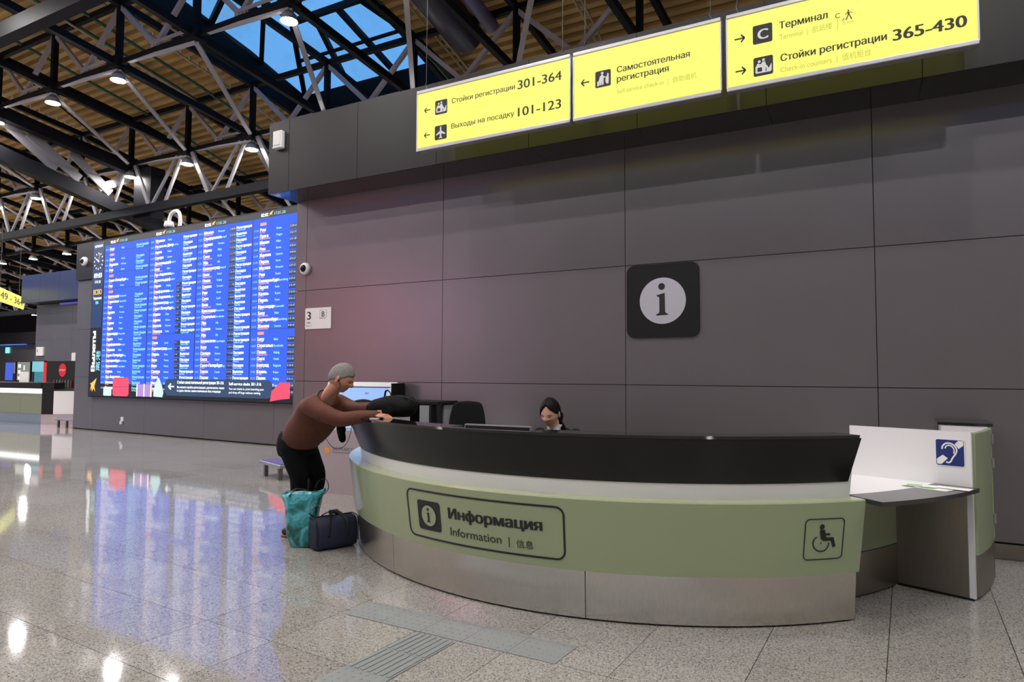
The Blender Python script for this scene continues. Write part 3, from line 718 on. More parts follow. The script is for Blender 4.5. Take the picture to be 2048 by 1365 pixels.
gn = thing('gooseneck_camera', tuple(bw(4.2, 5.04)), 'white swan-neck pole with a dome camera on top of the departures wall', 'camera')
mk('pole', tube(curve_pts([bw(4.18, 5.045, -.12), bw(4.17, 5.28, -.12), bw(4.22, 5.44, -.12), bw(4.36, 5.50, -.12), bw(4.52, 5.46, -.12), bw(4.6, 5.36, -.12), bw(4.62, 5.24, -.12)], 5), .042, 12), WHITE, gn, True)
mk('camera_head', tube([bw(4.62, 5.26, -.12), bw(4.62, 5.16, -.12), bw(4.62, 5.12, -.12)], [.10, .12, .10], 16), WHITE, gn, True)
mk('dome', ell(new(), bw(4.62, 5.10, -.12), (.075,) * 3), BLACKG, gn, True)
so = thing('wall_socket', tuple(bw(6.14, .28)), 'tiny white socket with a hanging plug low on the departures wall', 'socket')
mk('plate', bbox_(6.09, 6.19, .29, .40, 0, .02), WHITE, so); mk('plug', bbox_(6.11, 6.16, .22, .30, .02, .06), WHITE, so)

# ================================================================== DEPARTURES BOARD
SCRB = mat('led_blue', (.004, .006, .02), .6, spec=.15, emit=(.050, .150, .95), es=1.0)
SCRK = mat('led_black', (.01, .01, .012), .35, emit=(.008, .008, .012), es=1.)
SCRN = mat('led_navy', (.01, .02, .05), .35, emit=(.02, .04, .11), es=1.)
def em(nm, c, s=1.): return mat(nm, tuple(v * .06 for v in c), .4, emit=c, es=s)
LW, LC, LO, LL = em('led_white', (1, 1, 1), 1.7), em('led_cyan', (.33, .85, 1), 1.25), em('led_salmon', (1, .38, .26), 1.1), em('led_pale_blue', (.22, .55, 1), 1.15)
LY = em('led_orange', (1, .52, .12), 1.3)
bd = thing('departure_board', tuple(bw(3.8, .9, .08)), 'huge lit blue departures board with rows of flights', 'display board')
mk('housing', bbox_(-2.6, 7.64, .885, 5.02, 0, .09), BLACKM, bd)
mk('screen', bbox_(-2.55, 7.60, .91, 5.0, .085, .10), SCRK, bd, label='black lower and upper band of the screen')
mk('side_column', bbox_(7.09, 7.6, 2.7, 4.98, .098, .104), SCRN, bd)
mk('screen', bbox_(-2.55, 7.04, 1.235, 4.855, .098, .104), SCRB, bd, label='blue area with flight rows')
def dp(u, z, d): return bw(-u, z, .106 + d)          # u = -s : increases to the right
RU = 'Санкт-Петербург Москва Казань Сочи Екатеринбург Франкфурт Ростов-на-Дону Уфа Омск Прага Копенгаген Белград Стокгольм Женева Краснодар Баку Пекин Самара Минск Лос-Анджелес Афины Калининград Вена Варшава Тбилиси Париж Милан Дюссельдорф Хельсинки Пермь Рим Томск Анапа Симферополь Ереван'.split()
EN = 'StPetersburg Moscow Kazan Sochi Yekaterinburg Frankfurt Rostov-on-Don Ufa Omsk Prague Copenhagen Belgrade Stockholm Geneva Krasnodar Baku Beijing Samara Minsk LosAngeles Athens Kaliningrad Vienna Warsaw Tbilisi Paris Milan Duesseldorf Helsinki Perm Rome Tomsk Anapa Simferopol Yerevan'.split()
cols = [(7.04, 5.03), (5.01, 3.125), (3.11, 1.19), (1.17, -.76)]
PITCH, TOP = .1385, 4.79
rr_ = random.Random(3)
breaks = [{1, 5, 8}, {17}, set(), {0, 17}]
for ci, (sa, sb) in enumerate(cols):
    u0 = -sa; W_ = sa - sb
    def col_text(gen, off, cap, dz, m_, nm, bold=0., rows_=27):
        lines = [gen(r) if r not in breaks[ci] else ' ' for r in range(rows_)]
        if not any(l.strip() for l in lines): return
        mk(nm, kind='stuff', bm=txt('\n'.join(lines), u0 + off * W_ - 0.0, None, TOP + dz - cap, cap, dp, bold=bold, line=PITCH / (cap / CAPN), res=1), m=m_, parent=bd)
    LS = 1.0
    idx = [rr_.randrange(len(RU)) for _ in range(27)]
    hh = [0, 1, 2, 3][ci]
    tmr = ['%02d:%02d' % (10 + (r * 3 + ci * 5) // 12 % 14, (r * 15 + 5 * ci) % 60) for r in range(27)]
    col_text(lambda r: tmr[r], .02, .050, -.03, LL, 'time_text', .03)
    col_text(lambda r: RU[idx[r]], .115, .070, -.012, LW, 'destination_text', .045)
    col_text(lambda r: EN[idx[r]], .385, .050, -.03, LC, 'english_text', .03)
    col_text(lambda r: ('Шереметьево' if rr_.random() < .25 else 'SU %d' % (1000 + rr_.randrange(900))), .115, .036, -.086, LO, 'flight_text', .04)
    if ci == 0: code = lambda r: ' '
    elif ci == 1: code = lambda r: '3 %02d' % rr_.randrange(10, 64) if r > 7 else ' '
    else: code = lambda r: '%d %02d-%02d' % (rr_.choice([3, 3, 4]), rr_.randrange(10, 30), rr_.randrange(30, 64))
    if ci:
        bm = new()
        for r in range(27):
            if r in breaks[ci] or (ci == 1 and r <= 7): continue
            z = TOP - .03 - r * PITCH; s0 = sa - .60 * W_; abox(bm, bw(s0 - .055 * W_, z - .04, .107), (.11 * W_, .002, .11), BR)
        mk('counter_box', bm, SCRN, bd, kind='stuff')
        col_text(code, .605, .045, -.03, LW, 'counter_text', .03)
    col_text(lambda r: rr_.choice(['Регистрация', 'Регистрация', 'Регистрация', 'Посадка', 'Вылетел']), .72, .062, -.016, LW if ci else LC, 'status_text', .035)
    col_text(lambda r: rr_.choice(['Check-in open', 'Check-in', 'Boarding']), .72, .038, -.084, LC, 'status_text', .03)
    bm = new()
    for r in breaks[ci]:
        z = TOP - .035 - r * PITCH; abox(bm, bw(sa - .17 * W_, z - .03, .106), (.10 * W_, .003, .062), BR)
    if breaks[ci]: mk('hour_block', bm, LO, bd, kind='stuff')
    else: bm.free()
    if any(breaks[ci]):
        bm = new()
        for r in breaks[ci]:
            if r: abox(bm, bw((sa + sb) / 2, TOP - .035 - r * PITCH + .055, .106), (W_, .002, .008), BR)
        mk('rule', bm, SCRN, bd, kind='stuff')
    mk('divider', bbox_(sb - .012, sb + .012, 1.235, 4.855, .104, .107), SCRN, bd)
    uu = u0 + .13 * W_
    mk('header_text', txt('02:02', uu, uu + .23, 4.885, .075, dp, bold=.02), LW, bd)
    mk('header_text', txt('17.01.20', uu + .42, uu + .76, 4.89, .062, dp), LC, bd)
    a0_ = sub_fn(dp, uu + .25, 4.875, .15, .12)
    mk('plane_symbol', polyfaces([[(.05, .05), (.2, .45), (.05, .5), (.25, .62), (.95, 1.0), (.62, .4), (.70, .05), (.5, .3), (.3, .3)]], a0_), LY, bd)
# left column: heading, clock, digits, vertical word
def tick(a, r0, r1, wdt, m_, cx=-7.335, cz=4.47, kx=.95):
    ca, sa = sin(a), cos(a)
    return ribbon([(cx + ca * r0 * kx, cz + sa * r0), (cx + ca * r1 * kx, cz + sa * r1)], wdt, dp)
mk('heading_text', txt('АЭРОПОРТ', -7.54, -7.14, 4.84, .065, dp, bold=.03), LW, bd)
for k in range(12): mk('clock_mark', tick(k * pi / 6, .185, .235, .028, LW), LW, bd)
mk('clock_hand', tick(radians(-62), -.03, .15, .028, LW), LW, bd, label='white hour hand'); mk('clock_hand', tick(radians(12), -.02, .21, .022, LO), LO, bd, label='orange minute hand')
mk('clock_hub', polyfaces([circ(-7.335, 4.47, .03, 12)], dp, .004), LW, bd)
mk('digital_time', txt('09:03', -7.53, -7.15, 4.03, .13, dp, bold=.03), LW, bd); mk('date_text', txt('17.01.20', -7.48, -7.2, 3.885, .075, dp, bold=.01), LW, bd)
mk('terminal_text', txt('ВСВО', -7.53, -7.13, 3.58, .14, dp, bold=.04), LY, bd); mk('terminal_text', txt('Терминал', -7.53, -7.13, 3.45, .075, dp, bold=.02), LW, bd); mk('terminal_text', txt('B', -7.40, -7.26, 3.33, .08, dp, bold=.02), LC, bd)
def vdp(u, v, d): return dp(-7.42 - v, u, d)
def rot_txt(s, z0, z1, x_base, cap, m_, bold):
    me = txt(s, z0, z1, 0, cap, lambda u, v, d: Vector((u, v, d)), bold=bold)
    for v in me.vertices: v.co = dp(x_base - v.co.y, v.co.x, .002)
    return mk('vertical_text', me, m_, bd)
rot_txt('Вылеты', 1.55, 2.62, -7.335, .175, LW, .05); rot_txt('离港', 1.57, 2.10, -7.10, .16, LC, .0)
mk('plane_symbol', polyfaces([[(.05, .05), (.15, .5), (.0, .6), (.3, .68), (.9, 1.0), (.62, .42), (.75, .0), (.5, .25), (.3, .0), (.25, .3)]], sub_fn(dp, -7.52, 1.02, .34, .36)), LY, bd)
# luggage artwork along the bottom
PINK, LIL, MINT, SLATE = em('led_pink', (1, .09, .17), 1.), em('led_lilac', (.52, .33, .74), .95), em('led_mint', (.62, .93, .93), 1.2), em('led_slate', (.035, .075, .16), 1.)
mk('picture', polyfaces([rrect(-6.87, .93, -6.50, 1.15, .03)], dp), MINT, bd, label='white and mint square case picture')
mk('picture', polyfaces([rrect(-6.44, .93, -5.72, 1.40, .08)], dp), PINK, bd, label='pink suitcase picture'); mk('picture', polyfaces([[(-6.40, 1.155), (-5.76, 1.165), (-5.76, 1.175), (-6.40, 1.165)]], dp, .004), SLATE, bd)
mk('picture', polyfaces([rrect(-5.38, .94, -4.72, 1.24, .02)], dp), LIL, bd, label='lilac striped suitcase picture')
for u in (-5.36, -5.06, -4.77): mk('picture', polyfaces([[(u - .02, .94), (u + .02, .94), (u + .02, 1.25), (u - .02, 1.25)]], dp, .004), LW, bd)
mk('picture', polyfaces([[(-4.66, .95), (-4.30, .94), (-4.26, 1.05), (-4.33, 1.22), (-4.45, 1.40), (-4.50, 1.40), (-4.60, 1.25), (-4.66, 1.08)]], dp), MINT, bd, label='pale rucksack picture')
mk('picture', polyfaces([rrect(-4.22, .985, -.42, 1.375, .16, 8)], dp, .003), SLATE, bd, label='slate message bar')
mk('picture', polyfaces([[(-.5, .93), (-.15, .98), (.1, 1.0), (.1, 1.33), (-.2, 1.33), (-.45, 1.15)]], dp, .005), PINK, bd)
mk('message_text', txt('Стойки самостоятельной регистрации 301-316', -3.72, -2.02, 1.27, .07, dp, bold=.02, d=.006), LW, bd)
mk('message_text', txt('Вы можете пройти регистрацию, распечатать талон', -3.72, -2.00, 1.165, .052, dp, bold=.015, d=.006), LW, bd)
mk('message_text', txt('и сдать багаж самостоятельно без очереди', -3.72, -2.12, 1.085, .052, dp, bold=.015, d=.006), LW, bd)
mk('message_text', txt('Self-service desks 301-316', -1.84, -.78, 1.255, .068, dp, bold=.015, d=.006), LW, bd)
mk('message_text', txt('You can check in, print boarding pass', -1.84, -.70, 1.155, .05, dp, d=.006), LW, bd)
mk('message_text', txt('and drop off bags without waiting', -1.84, -.80, 1.075, .05, dp, d=.006), LW, bd)
mk('arrow', polyfaces([[(-4.08, 1.20), (-3.98, 1.28), (-3.95, 1.26), (-3.99, 1.215), (-3.84, 1.215), (-3.84, 1.185), (-3.99, 1.185), (-3.95, 1.14), (-3.98, 1.12)]], dp, .006), LW, bd)

# ================================================================== INFORMATION DESK
CX, CY = -2.0527, 6.5446
desk = thing('information_desk', (CX, CY - 2.7, 0), 'long curved information desk in black, white, pistachio green and brushed steel', 'desk')
def arc(nm, m_, *a, label=None, kind=None, **k): 
    o = mk(nm, arcbox(*a, **k), m_, desk, label=label, kind=kind); return smooth_by_angle(o, 30)
AL = -174
arc('plinth', BLACKM, 2.45, 2.725, 0, 2.45, 2.725, .02, AL, -44)
for a, b in ((AL, -147), (-147, -113.3), (-113.3, -79.04), (-79.04, -43.9)):
    arc('steel_panel', STEEL, 2.70, 2.752, .012, 2.70, 2.772, .302, a + .05, b - .05)
arc('core', BLACKM, 2.45, 2.70, .02, 2.45, 2.68, .745, AL + .1, -44.1)
arc('green_panel', GREEN, 2.70, 2.785, .305, 2.70, 2.848, .748, AL, -43.75)
arc('ledge', GREENL, 2.66, 2.846, .748, 2.66, 2.844, .757, AL, -43.8)
arc('white_band', WHITE, 2.70, 2.735, .757, 2.75, 2.79, 1.128, AL, -44.0)
arc('black_panel', BLACKG, 2.735, 2.755, .852, 2.80, 2.868, 1.130, AL + 1, -44.6)
NA0, NA1 = -99.2, -85.6
arc('countertop', BLACKT, 2.66, 2.872, 1.131, 2.66, 2.878, 1.149, AL + 1, NA0); arc('countertop', BLACKT, 2.66, 2.872, 1.131, 2.66, 2.878, 1.149, NA1, -45)
arc('countertop', BLACKT, 2.80, 2.872, 1.131, 2.80, 2.878, 1.149, NA0 + .02, NA1 - .02)
for a_, b_ in ((AL, NA0), (NA1, -44)): arc('inner_panel', WHITE, 2.665, 2.695, .76, 2.665, 2.695, 1.130, a_, b_)
arc('worktop', DECK, 1.95, 2.655, .725, 1.95, 2.655, .748, AL, -44, label='seated staff worktop behind the counter')
# seams on the countertop
# low wheelchair-height section
arc('low_worktop', DECK, 2.70, 2.965, .732, 2.70, 2.968, .760, -43.7, -23.0, label='dark low worktop with curved front')
arc('low_worktop_inner', WHITE, 2.05, 2.70, .732, 2.05, 2.70, .758, -43.7, -23.0, label='white inner low worktop')
arc('recess_panel', GREEN, 2.41, 2.45, .303, 2.41, 2.45, .731, -43.5, -23.2, label='green panel under the low worktop')
arc('recess_steel', STEELD, 2.41, 2.455, .012, 2.41, 2.455, .300, -43.5, -23.2, label='steel kick panel under the low worktop')
arc('plinth', BLACKM, 2.38, 2.43, 0, 2.38, 2.43, .02, -43.5, -23)
# partition with the hearing sign
PA = Vector((.632, 5.424, 0)); PDv = Vector((-.937, .349, 0)).normalized(); PN = Vector((-.349, -.937, 0)).normalized()
PR = Matrix((-PDv, -PN, Vector((0, 0, 1)))).transposed()
def ppt(s, z, o=0): return PA + PDv * s + PN * o + Vector((0, 0, z))
def pbox(s0, s1, z0, z1, o0, o1): return box(ppt((s0 + s1) / 2, (z0 + z1) / 2, (o0 + o1) / 2), (abs(s1 - s0), abs(o1 - o0), z1 - z0), PR)
mk('partition', pbox(-.012, .775, .012, 1.128, -.028, 0), WHITE, desk, label='tall white side partition')
mk('partition_cladding', pbox(.022, .46, .02, .731, 0, .014), STEELD, desk, label='dark brushed steel lining')
mk('plinth', pbox(0, .46, 0, .014, -.02, .008), BLACKM, desk)
es_ = mk('hearing_sign', pbox(.024, .202, .885, 1.074, 0, .003), WPRINT, desk, label='blue and white ear symbol sign')
def ep(u, v, d): return ppt(.202 - u * .178, .885 + v * .189, .003 + d)
BLUE = mat('sign_blue', (.012, .028, .16), .4)
mk('field', polyfaces([rrect(.03, .03, .97, .97, .06)], ep, .001), BLUE, es_)
def en(q): return [((x - 1145) / 365, 1 - (y - 228) / 352) for x, y in q]
mk('ear_mark', ribbon([tuple(v)[:2] for v in curve_pts([(*q, 0) for q in en([(1233, 362), (1240, 325), (1270, 292), (1315, 280), (1360, 292), (1395, 322), (1412, 362), (1402, 405), (1375, 445), (1352, 482), (1335, 515), (1310, 530), (1278, 524)])], 5)], .055, ep, .002), WPRINT, es_)
mk('ear_mark', ribbon([tuple(v)[:2] for v in curve_pts([(*q, 0) for q in en([(1270, 352), (1285, 322), (1320, 308), (1355, 322), (1380, 360), (1376, 412)])], 5)], .045, ep, .002), WPRINT, es_)
mk('diagonal_bar', polyfaces([en([(1388, 290), (1432, 244), (1492, 244), (1494, 300), (1437, 347)]), en([(1165, 492), (1240, 435), (1302, 477), (1222, 556), (1165, 556)])], ep, .002), WPRINT, es_)
# swing gate and end section
arc('gate_panel', GREEN, 2.90, 2.935, .300, 2.90, 2.935, 1.118, -22.0, -9.4, label='green swing gate panel')
arc('gate_steel', STEELD, 2.902, 2.93, .02, 2.902, 2.93, .298, -22.0, -9.4, label='steel foot of the gate')
arc('gate_lining', WHITE, 2.885, 2.90, .02, 2.885, 2.90, 1.118, -22.0, -9.4)
for z in (.45, .86, 1.04):
    mk('hinge', tube([(CX + 2.945 * cos(radians(-9.2)), CY + 2.945 * sin(radians(-9.2)), z - .035), (CX + 2.945 * cos(radians(-9.2)), CY + 2.945 * sin(radians(-9.2)), z + .035)], .008, 8), ALU, desk)
arc('end_body', WHITE, 2.62, 2.915, .02, 2.62, 2.915, 1.13, -9.0, 2.5, label='white carcass of the end section')
arc('end_skin', GREEN, 2.915, 2.94, .30, 2.915, 2.94, 1.13, -9.0, 2.5, label='green skin of the end section')
arc('end_skin', STEELD, 2.915, 2.935, .02, 2.915, 2.935, .298, -9.0, 2.5, label='steel foot of the end section')
arc('end_top', BLACKT, 2.60, 2.95, 1.131, 2.60, 2.95, 1.152, -9.1, 3, label='black top of the end section')
# graphics on the green front
RM = 2.82
def am(a): return radians(a) * RM
def gp(u, z, d):
    a = u / RM; r = 2.785 + (z - .305) * (.063 / .443) + .0015 + d
    return Vector((CX + r * cos(a), CY + r * sin(a), z))
mk('sign_outline', ring2d(rrect(am(-107.45), .357, am(-81.38), .698, .06, 8, .04), inset(rrect(am(-107.45), .357, am(-81.38), .698, .06, 8, .04), .012), gp, .002), INK, desk, label='black rounded outline around the word Information')
ic = mk('icon_tile', prism(rrect(am(-105.06), .42, am(-100.45), .626, .022, 4, .05), gp, .002), INK, desk)
icx, icz = (am(-105.06) + am(-100.45)) / 2, .523
mk('disc', polyfaces([circ(icx, icz, .072, 32)], gp, .004), GREEN, ic)
kk = .072 / 315
mk('letter', polyfaces([[(icx + (a - cx_) * kk, icz - (b - cz_) * kk) for a, b in ii], circ(icx - 10 * kk, icz + 194 * kk, 46 * kk, 16)], gp, .006), INK, ic)
mk('lettering', txt('Информация', am(-98.9), am(-84.33), .533, .074, gp, bold=.045, d=.002), INK, desk)
mk('lettering', txt('Information', am(-98.7), am(-90.3), .418, .058, gp, bold=.0, d=.002), INK, desk)
mk('lettering', polyfaces([[(am(-89.2), .403), (am(-89.2) + .006, .403), (am(-89.2) + .006, .470), (am(-89.2), .470)]], gp, .002), INK, desk)
mk('lettering', txt('信息', am(-88.1), am(-85.7), .412, .042, gp, d=.002), INK, desk)
wx0, wx1 = am(-52.2), am(-46.7)
mk('sign_outline', ring2d(rrect(wx0, .4015, wx1, .654, .03, 6, .04), inset(rrect(wx0, .4015, wx1, .654, .03, 6, .04), .0055), gp, .002), INK, desk, label='thin rounded outline around the wheelchair symbol')
def wp(x, y): return (wx0 + (x - 133 - (935 - y) * .10) / 245 * (wx1 - wx0), .4015 + (935 - y) / 267 * .2525)
wc = [wp(x, y) for x, y in ((252, 738), (276, 742), (276, 765), (306, 765), (306, 778), (278, 778), (280, 792), (326, 792), (338, 852), (320, 858), (308, 812), (262, 814), (246, 800), (244, 748))]
hc = wp(258, 722)
whl = [wp(246 + 48 * cos(radians(a)), 830 + 50 * sin(radians(a))) for a in range(-5, 245, 8)]
bm = polyfaces([wc, circ(hc[0], hc[1], .0165, 16)], gp, .002); hub_ = wp(246, 828)
mk('wheelchair_symbol', bm, INK, desk); mk('wheelchair_wheel', ribbon(whl, .0075, gp, .002), INK, desk); mk('wheelchair_hub', polyfaces([circ(hub_[0], hub_[1], .005, 8)], gp, .002), INK, desk)
# leaflets on the low worktop
for k, (x, y, a, c1) in enumerate(((.40, 5.20, -.5, 'green and white'), (.52, 5.27, -.35, 'white'), (.33, 5.28, -.1, 'pale printed'))):
    T = thing('leaflet', (x, y, .7605 + k * .0015), c1 + ' leaflet lying flat on the dark low worktop beside the partition', 'leaflet', 'leaflets on the low worktop')
    mk('sheet', box((x, y, .7615 + k * .002), (.20, .10, .0014), rz(a)), PAPER, T)
    if k != 1: mk('print', box(Vector((x, y, .7625 + k * .002)) + rz(a) @ Vector((-.03, 0, 0)), (.09, .07, .0006), rz(a)), mat('leaf_green', (.22, .42, .18), .5), T)

# ================================================================== BEHIND THE DESK
SCRL = mat('kiosk_screen', (.01, .01, .02), .3, emit=(.27, .48, .92), es=.95)
ks = thing('touch_kiosk', (-5.7, 6.45, 0), 'mauve-white console with a large tilted light blue touch screen against the wall', 'kiosk')
BODY = mat('kiosk_body', (.34, .30, .315), .35, .1)
kb = new(); prof = [(6.31, 0), (6.31, .80), (6.62, 1.395), (6.74, 1.395), (6.74, 0)]
A = [kb.verts.new((-6.30, y, z)) for y, z in prof]; B = [kb.verts.new((-5.15, y, z)) for y, z in prof]; kb.faces.new(A[::-1]); kb.faces.new(B)
for i in range(5): kb.faces.new([A[i], A[(i + 1) % 5], B[(i + 1) % 5], B[i]])
bmesh.ops.recalc_face_normals(kb, faces=kb.faces)
mk('body', kb, BODY, ks)
kd = Vector((0, .31, .595)).normalized(); kn = Vector((0, -.595, .31)).normalized()
def kp(u, v, d): return Vector((u, 6.31, .80)) + kd * v + kn * d
def kslab(u0, u1, v0, v1, d0, d1):
    bm = new(); a = [bm.verts.new(kp(u, v, d0)) for u, v in ((u0, v0), (u1, v0), (u1, v1), (u0, v1))]; b = [bm.verts.new(kp(u, v, d1)) for u, v in ((u0, v0), (u1, v0), (u1, v1), (u0, v1))]
    bm.faces.new(a[::-1]); bm.faces.new(b)
    for i in range(4): bm.faces.new([a[i], a[(i + 1) % 4], b[(i + 1) % 4], b[i]])
    bmesh.ops.recalc_face_normals(bm, faces=bm.faces); return bm
mk('screen', kslab(-6.24, -5.24, .03, .60, .0, .012), SCRL, ks); mk('bezel', kslab(-6.24, -5.24, .595, .604, .012, .016), mat('bezel_blue', (.02, .05, .3), .3), ks)
for a in ((-6.30, -5.15, .606, .67, 0, .028), (-5.235, -5.15, 0, .606, 0, .028), (-6.30, -6.245, 0, .606, 0, .028)): mk('screen_frame', kslab(*a), WHITE, ks)
mk('side_panel', box((-5.145, 6.60, .70), (.012, .26, 1.39)), BLACKM, ks)
mk('screen_text', txt('SVO', -5.62, -5.56, 0, .028, lambda u, v, d: kp(u, v + .50, .014), bold=.03), INK, ks)
mk('lettering', txt('ШЕРЕМЕТЬЕВО', -5.94, -5.42, .545, .042, lambda u, v, d: Vector((u, 6.308, v)), bold=.01), mat('grey_ink', (.12, .12, .13), .5), ks)
mk('lettering', txt('МЕЖДУНАРОДНЫЙ АЭРОПОРТ', -5.94, -5.42, .51, .018, lambda u, v, d: Vector((u, 6.308, v))), mat('grey_ink', (.12, .12, .13), .5), ks)
mk('emblem', polyfaces([rrect(-6.075, .50, -5.985, .57, .02, 3), [(-6.06, .58), (-6.0, .61), (-6.03, .58)]], lambda u, v, d: Vector((u, 6.307, v))), mat('orange_ink', (.75, .28, .06), .5), ks)

su = thing('shelf_unit', (-4.72, 6.5, 0), 'low black open shelf unit with a pale grey door against the wall', 'shelf unit')
mk('top', box((-4.74, 6.52, 1.175), (.80, .42, .03)), BLACKM, su); mk('back', box((-4.74, 6.71, .58), (.78, .02, 1.15)), BLACKM, su)
mk('side', box((-5.11, 6.52, .58), (.03, .40, 1.15)), BLACKM, su); mk('shelf', box((-4.9, 6.52, .85), (.42, .38, .02)), BLACKM, su)
mk('door', box((-4.53, 6.33, .58), (.15, .02, 1.13)), mat('pale_grey_door', (.30, .30, .31), .5), su)
mk('side', box((-4.44, 6.45, .58), (.03, .30, 1.15)), BLACKM, su); mk('side', box((-4.39, 6.60, .58), (.02, .20, 1.13)), mat('pale_grey_door', (.30, .30, .31), .5), su)
mk('slanted_leg', abar(new(), (-4.345, 6.34, 1.17), (-4.26, 6.34, .03), .04, .05), BLACKM, su)
sc = thing('low_cabinet', (-3.85, 6.45, 0), 'low cabinet with a white top between the shelf unit and the empty chair', 'cabinet')
mk('carcass', box((-3.87, 6.47, .44), (.70, .44, .86)), BLACKM, sc); mk('top', box((-3.86, 6.46, .885), (.72, .48, .03)), WHITE, sc)

FAB = mat('black_chair_fabric', (.008, .008, .009), .85, spec=.15)
def office_chair(x, y, ang, label, ztop=1.235):
    T = thing('office_chair', (x, y, 0), label, 'chair'); R = rz(ang)
    def P_(a, b, c): return Vector((x, y, 0)) + R @ Vector((a, b, c))
    bk = new(); n_ = 10; secs = []
    for i in range(n_ + 1):
        t = i / n_; z = .60 + (ztop - .60) * t; wd = .225 * (1 - .30 * max(0, t - .75) ** .9 * 2.2) * (.92 + .08 * sin(pi * t)); off = .20 + .07 * t
        secs.append([bk.verts.new(P_(u * wd, off + .05 * (u * u) * -1 + dd, z)) for u, dd in ((-1, 0), (-.6, -.01), (0, -.02), (.6, -.01), (1, 0), (.6, .05), (0, .06), (-.6, .05))])
    for A_, B_ in zip(secs, secs[1:]):
        for k in range(8): bk.faces.new([A_[k], A_[(k + 1) % 8], B_[(k + 1) % 8], B_[k]])
    bk.faces.new(secs[0][::-1]); bk.faces.new(secs[-1]); bmesh.ops.recalc_face_normals(bk, faces=bk.faces)
    o = mk('backrest', bk, FAB, T, True); sb_ = o.modifiers.new('s', 'SUBSURF'); sb_.levels = sb_.render_levels = 1
    mk('seat', box(P_(0, 0, .47), (.48, .46, .08), R, .03), FAB, T, True)
    mk('back_bar', abar(new(), P_(0, .12, .44), P_(0, .27, .72), .06, .02), BLACKM, T); mk('column', tube([P_(0, 0, .09), P_(0, 0, .44)], .028, 12), BLACKM, T)
    for s_ in (-1, 1):
        mk('armrest', tube([P_(s_ * .22, 0, .46), P_(s_ * .27, .02, .60), P_(s_ * .27, -.10, .67), P_(s_ * .27, .10, .67), P_(s_ * .27, .02, .60)], .016, 8), BLACKM, T)
    for k in range(5):
        a = k * 2 * pi / 5 + .3; e = P_(.28 * cos(a), .28 * sin(a), .075); mk('leg', abar(new(), P_(0, 0, .11), e, .035, .03), BLACKM, T); mk('caster', ell(new(), e - Vector((0, 0, .045)), (.028, .028, .03), n=10), BLACKM, T, True)
office_chair(-3.56, 5.62, .35, 'empty black office chair standing behind the desk beside the monitor', 1.235)
office_chair(-2.38, 5.28, .25, 'black office chair the seated receptionist sits on', .98)

mL, mRt = Vector((-2.40, 3.835, 0)), Vector((-1.915, 3.855, 0)); mc = (mL + mRt) / 2; md = (mRt - mL).normalized(); mn_ = Vector((-md.y, md.x, 0)); mR = Matrix((md, mn_, Vector((0, 0, 1)))).transposed(); mw = (mRt - mL).length
mo = thing('monitor', (mc.x, mc.y, .748), 'black desktop monitor with a silver top edge set low behind the counter front', 'monitor')
def mz(z, off=0.): return mc + mn_ * off + Vector((0, 0, z))
mk('panel', box(mz(1.03), (mw, .03, .26), mR), BLACKM, mo); mk('rear_shell', box(mz(1.0, .03), (mw * .6, .04, .16), mR), BLACKM, mo)
mk('frame', box(mz(1.164), (mw + .006, .035, .008), mR), ALU, mo, label='silver top edge')
for s_ in (-1, 1): mk('frame', box(mz(1.03) + md * s_ * (mw / 2 + .002), (.005, .033, .26), mR), ALU, mo)
mk('stand', box(mz(.85, .05), (.05, .03, .22), mR), BLACKM, mo); mk('base', box(mz(.755, .10), (.24, .18, .012), mR), BLACKM, mo)

# benches / low platforms
PLUM = mat('plum_mat', (.10, .07, .20), .6)
def low_bench(x, y, ang, L_, label, zt=.20):
    T = thing('low_bench', (x, y, 0), label, 'bench', 'low steel benches'); R = rz(ang); c = Vector((x, y, 0))
    mk('top', box(c + Vector((0, 0, zt)), (L_, .34, .05), R, .01), ALU, T); mk('pad', box(c + Vector((0, 0, zt + .028)), (L_ - .06, .28, .012), R), PLUM, T)
    for a in (-1, 1):
        for b in (-1, 1): mk('leg', box(c + R @ Vector((a * (L_ / 2 - .12), b * .11, zt / 2 - .0125)), (.05, .05, zt - .025), R), STEELD, T)
low_bench(-7.52, 6.92, -.35, .75, 'low steel bench with a plum pad behind the leaning man')
low_bench(-19.4, 10.35, 0, 1.0, 'small far low bench at the left foot of the departures wall', .22)

# ================================================================== FAR LEFT CAFE COUNTER
cf = thing('cafe_counter', (-21.6, 11, 0), 'far pale green counter with steel base and lit white strip at left edge', 'counter')
GG = mat('far_counter_green', (.20, .215, .15), .4); LIT = mat('lit_strip', (1, 1, 1), .5, emit=(.95, 1, .97), es=1.6)
def wallseg(a, b, z0, z1, th, inset=0.):
    a = Vector((*a, 0)); b = Vector((*b, 0)); d_ = (b - a).normalized(); n_ = Vector((-d_.y, d_.x, 0)); c = (a + b) / 2 + n_ * (th / 2 + inset) + Vector((0, 0, (z0 + z1) / 2))
    return box(c, ((b - a).length, th, z1 - z0), Matrix((d_, n_, Vector((0, 0, 1)))).transposed())
f0, f1, f2 = (-25.4, 10.30), (-21.14, 10.46), (-20.30, 10.97)
m0 = (-22.22, 10.42)
mk('steel_panel', wallseg(f0, m0, .0, .30, .6), STEEL, cf); mk('steel_panel', wallseg(m0, f1, .0, .30, .6), STEEL, cf); mk('steel_panel', wallseg(f1, f2, 0, .30, .5), STEEL, cf)
mk('front_panel', wallseg(f0, m0, .305, .90, .6), GG, cf); mk('front_panel', wallseg((m0[0] + .01, m0[1]), f1, .305, .90, .6), GG, cf)
mk('light_strip', wallseg(f0, (m0[0] - .02, m0[1]), .91, 1.04, .6), LIT, cf); mk('light_strip', wallseg((m0[0] + .02, m0[1]), f1, .91, 1.04, .6), LIT, cf)
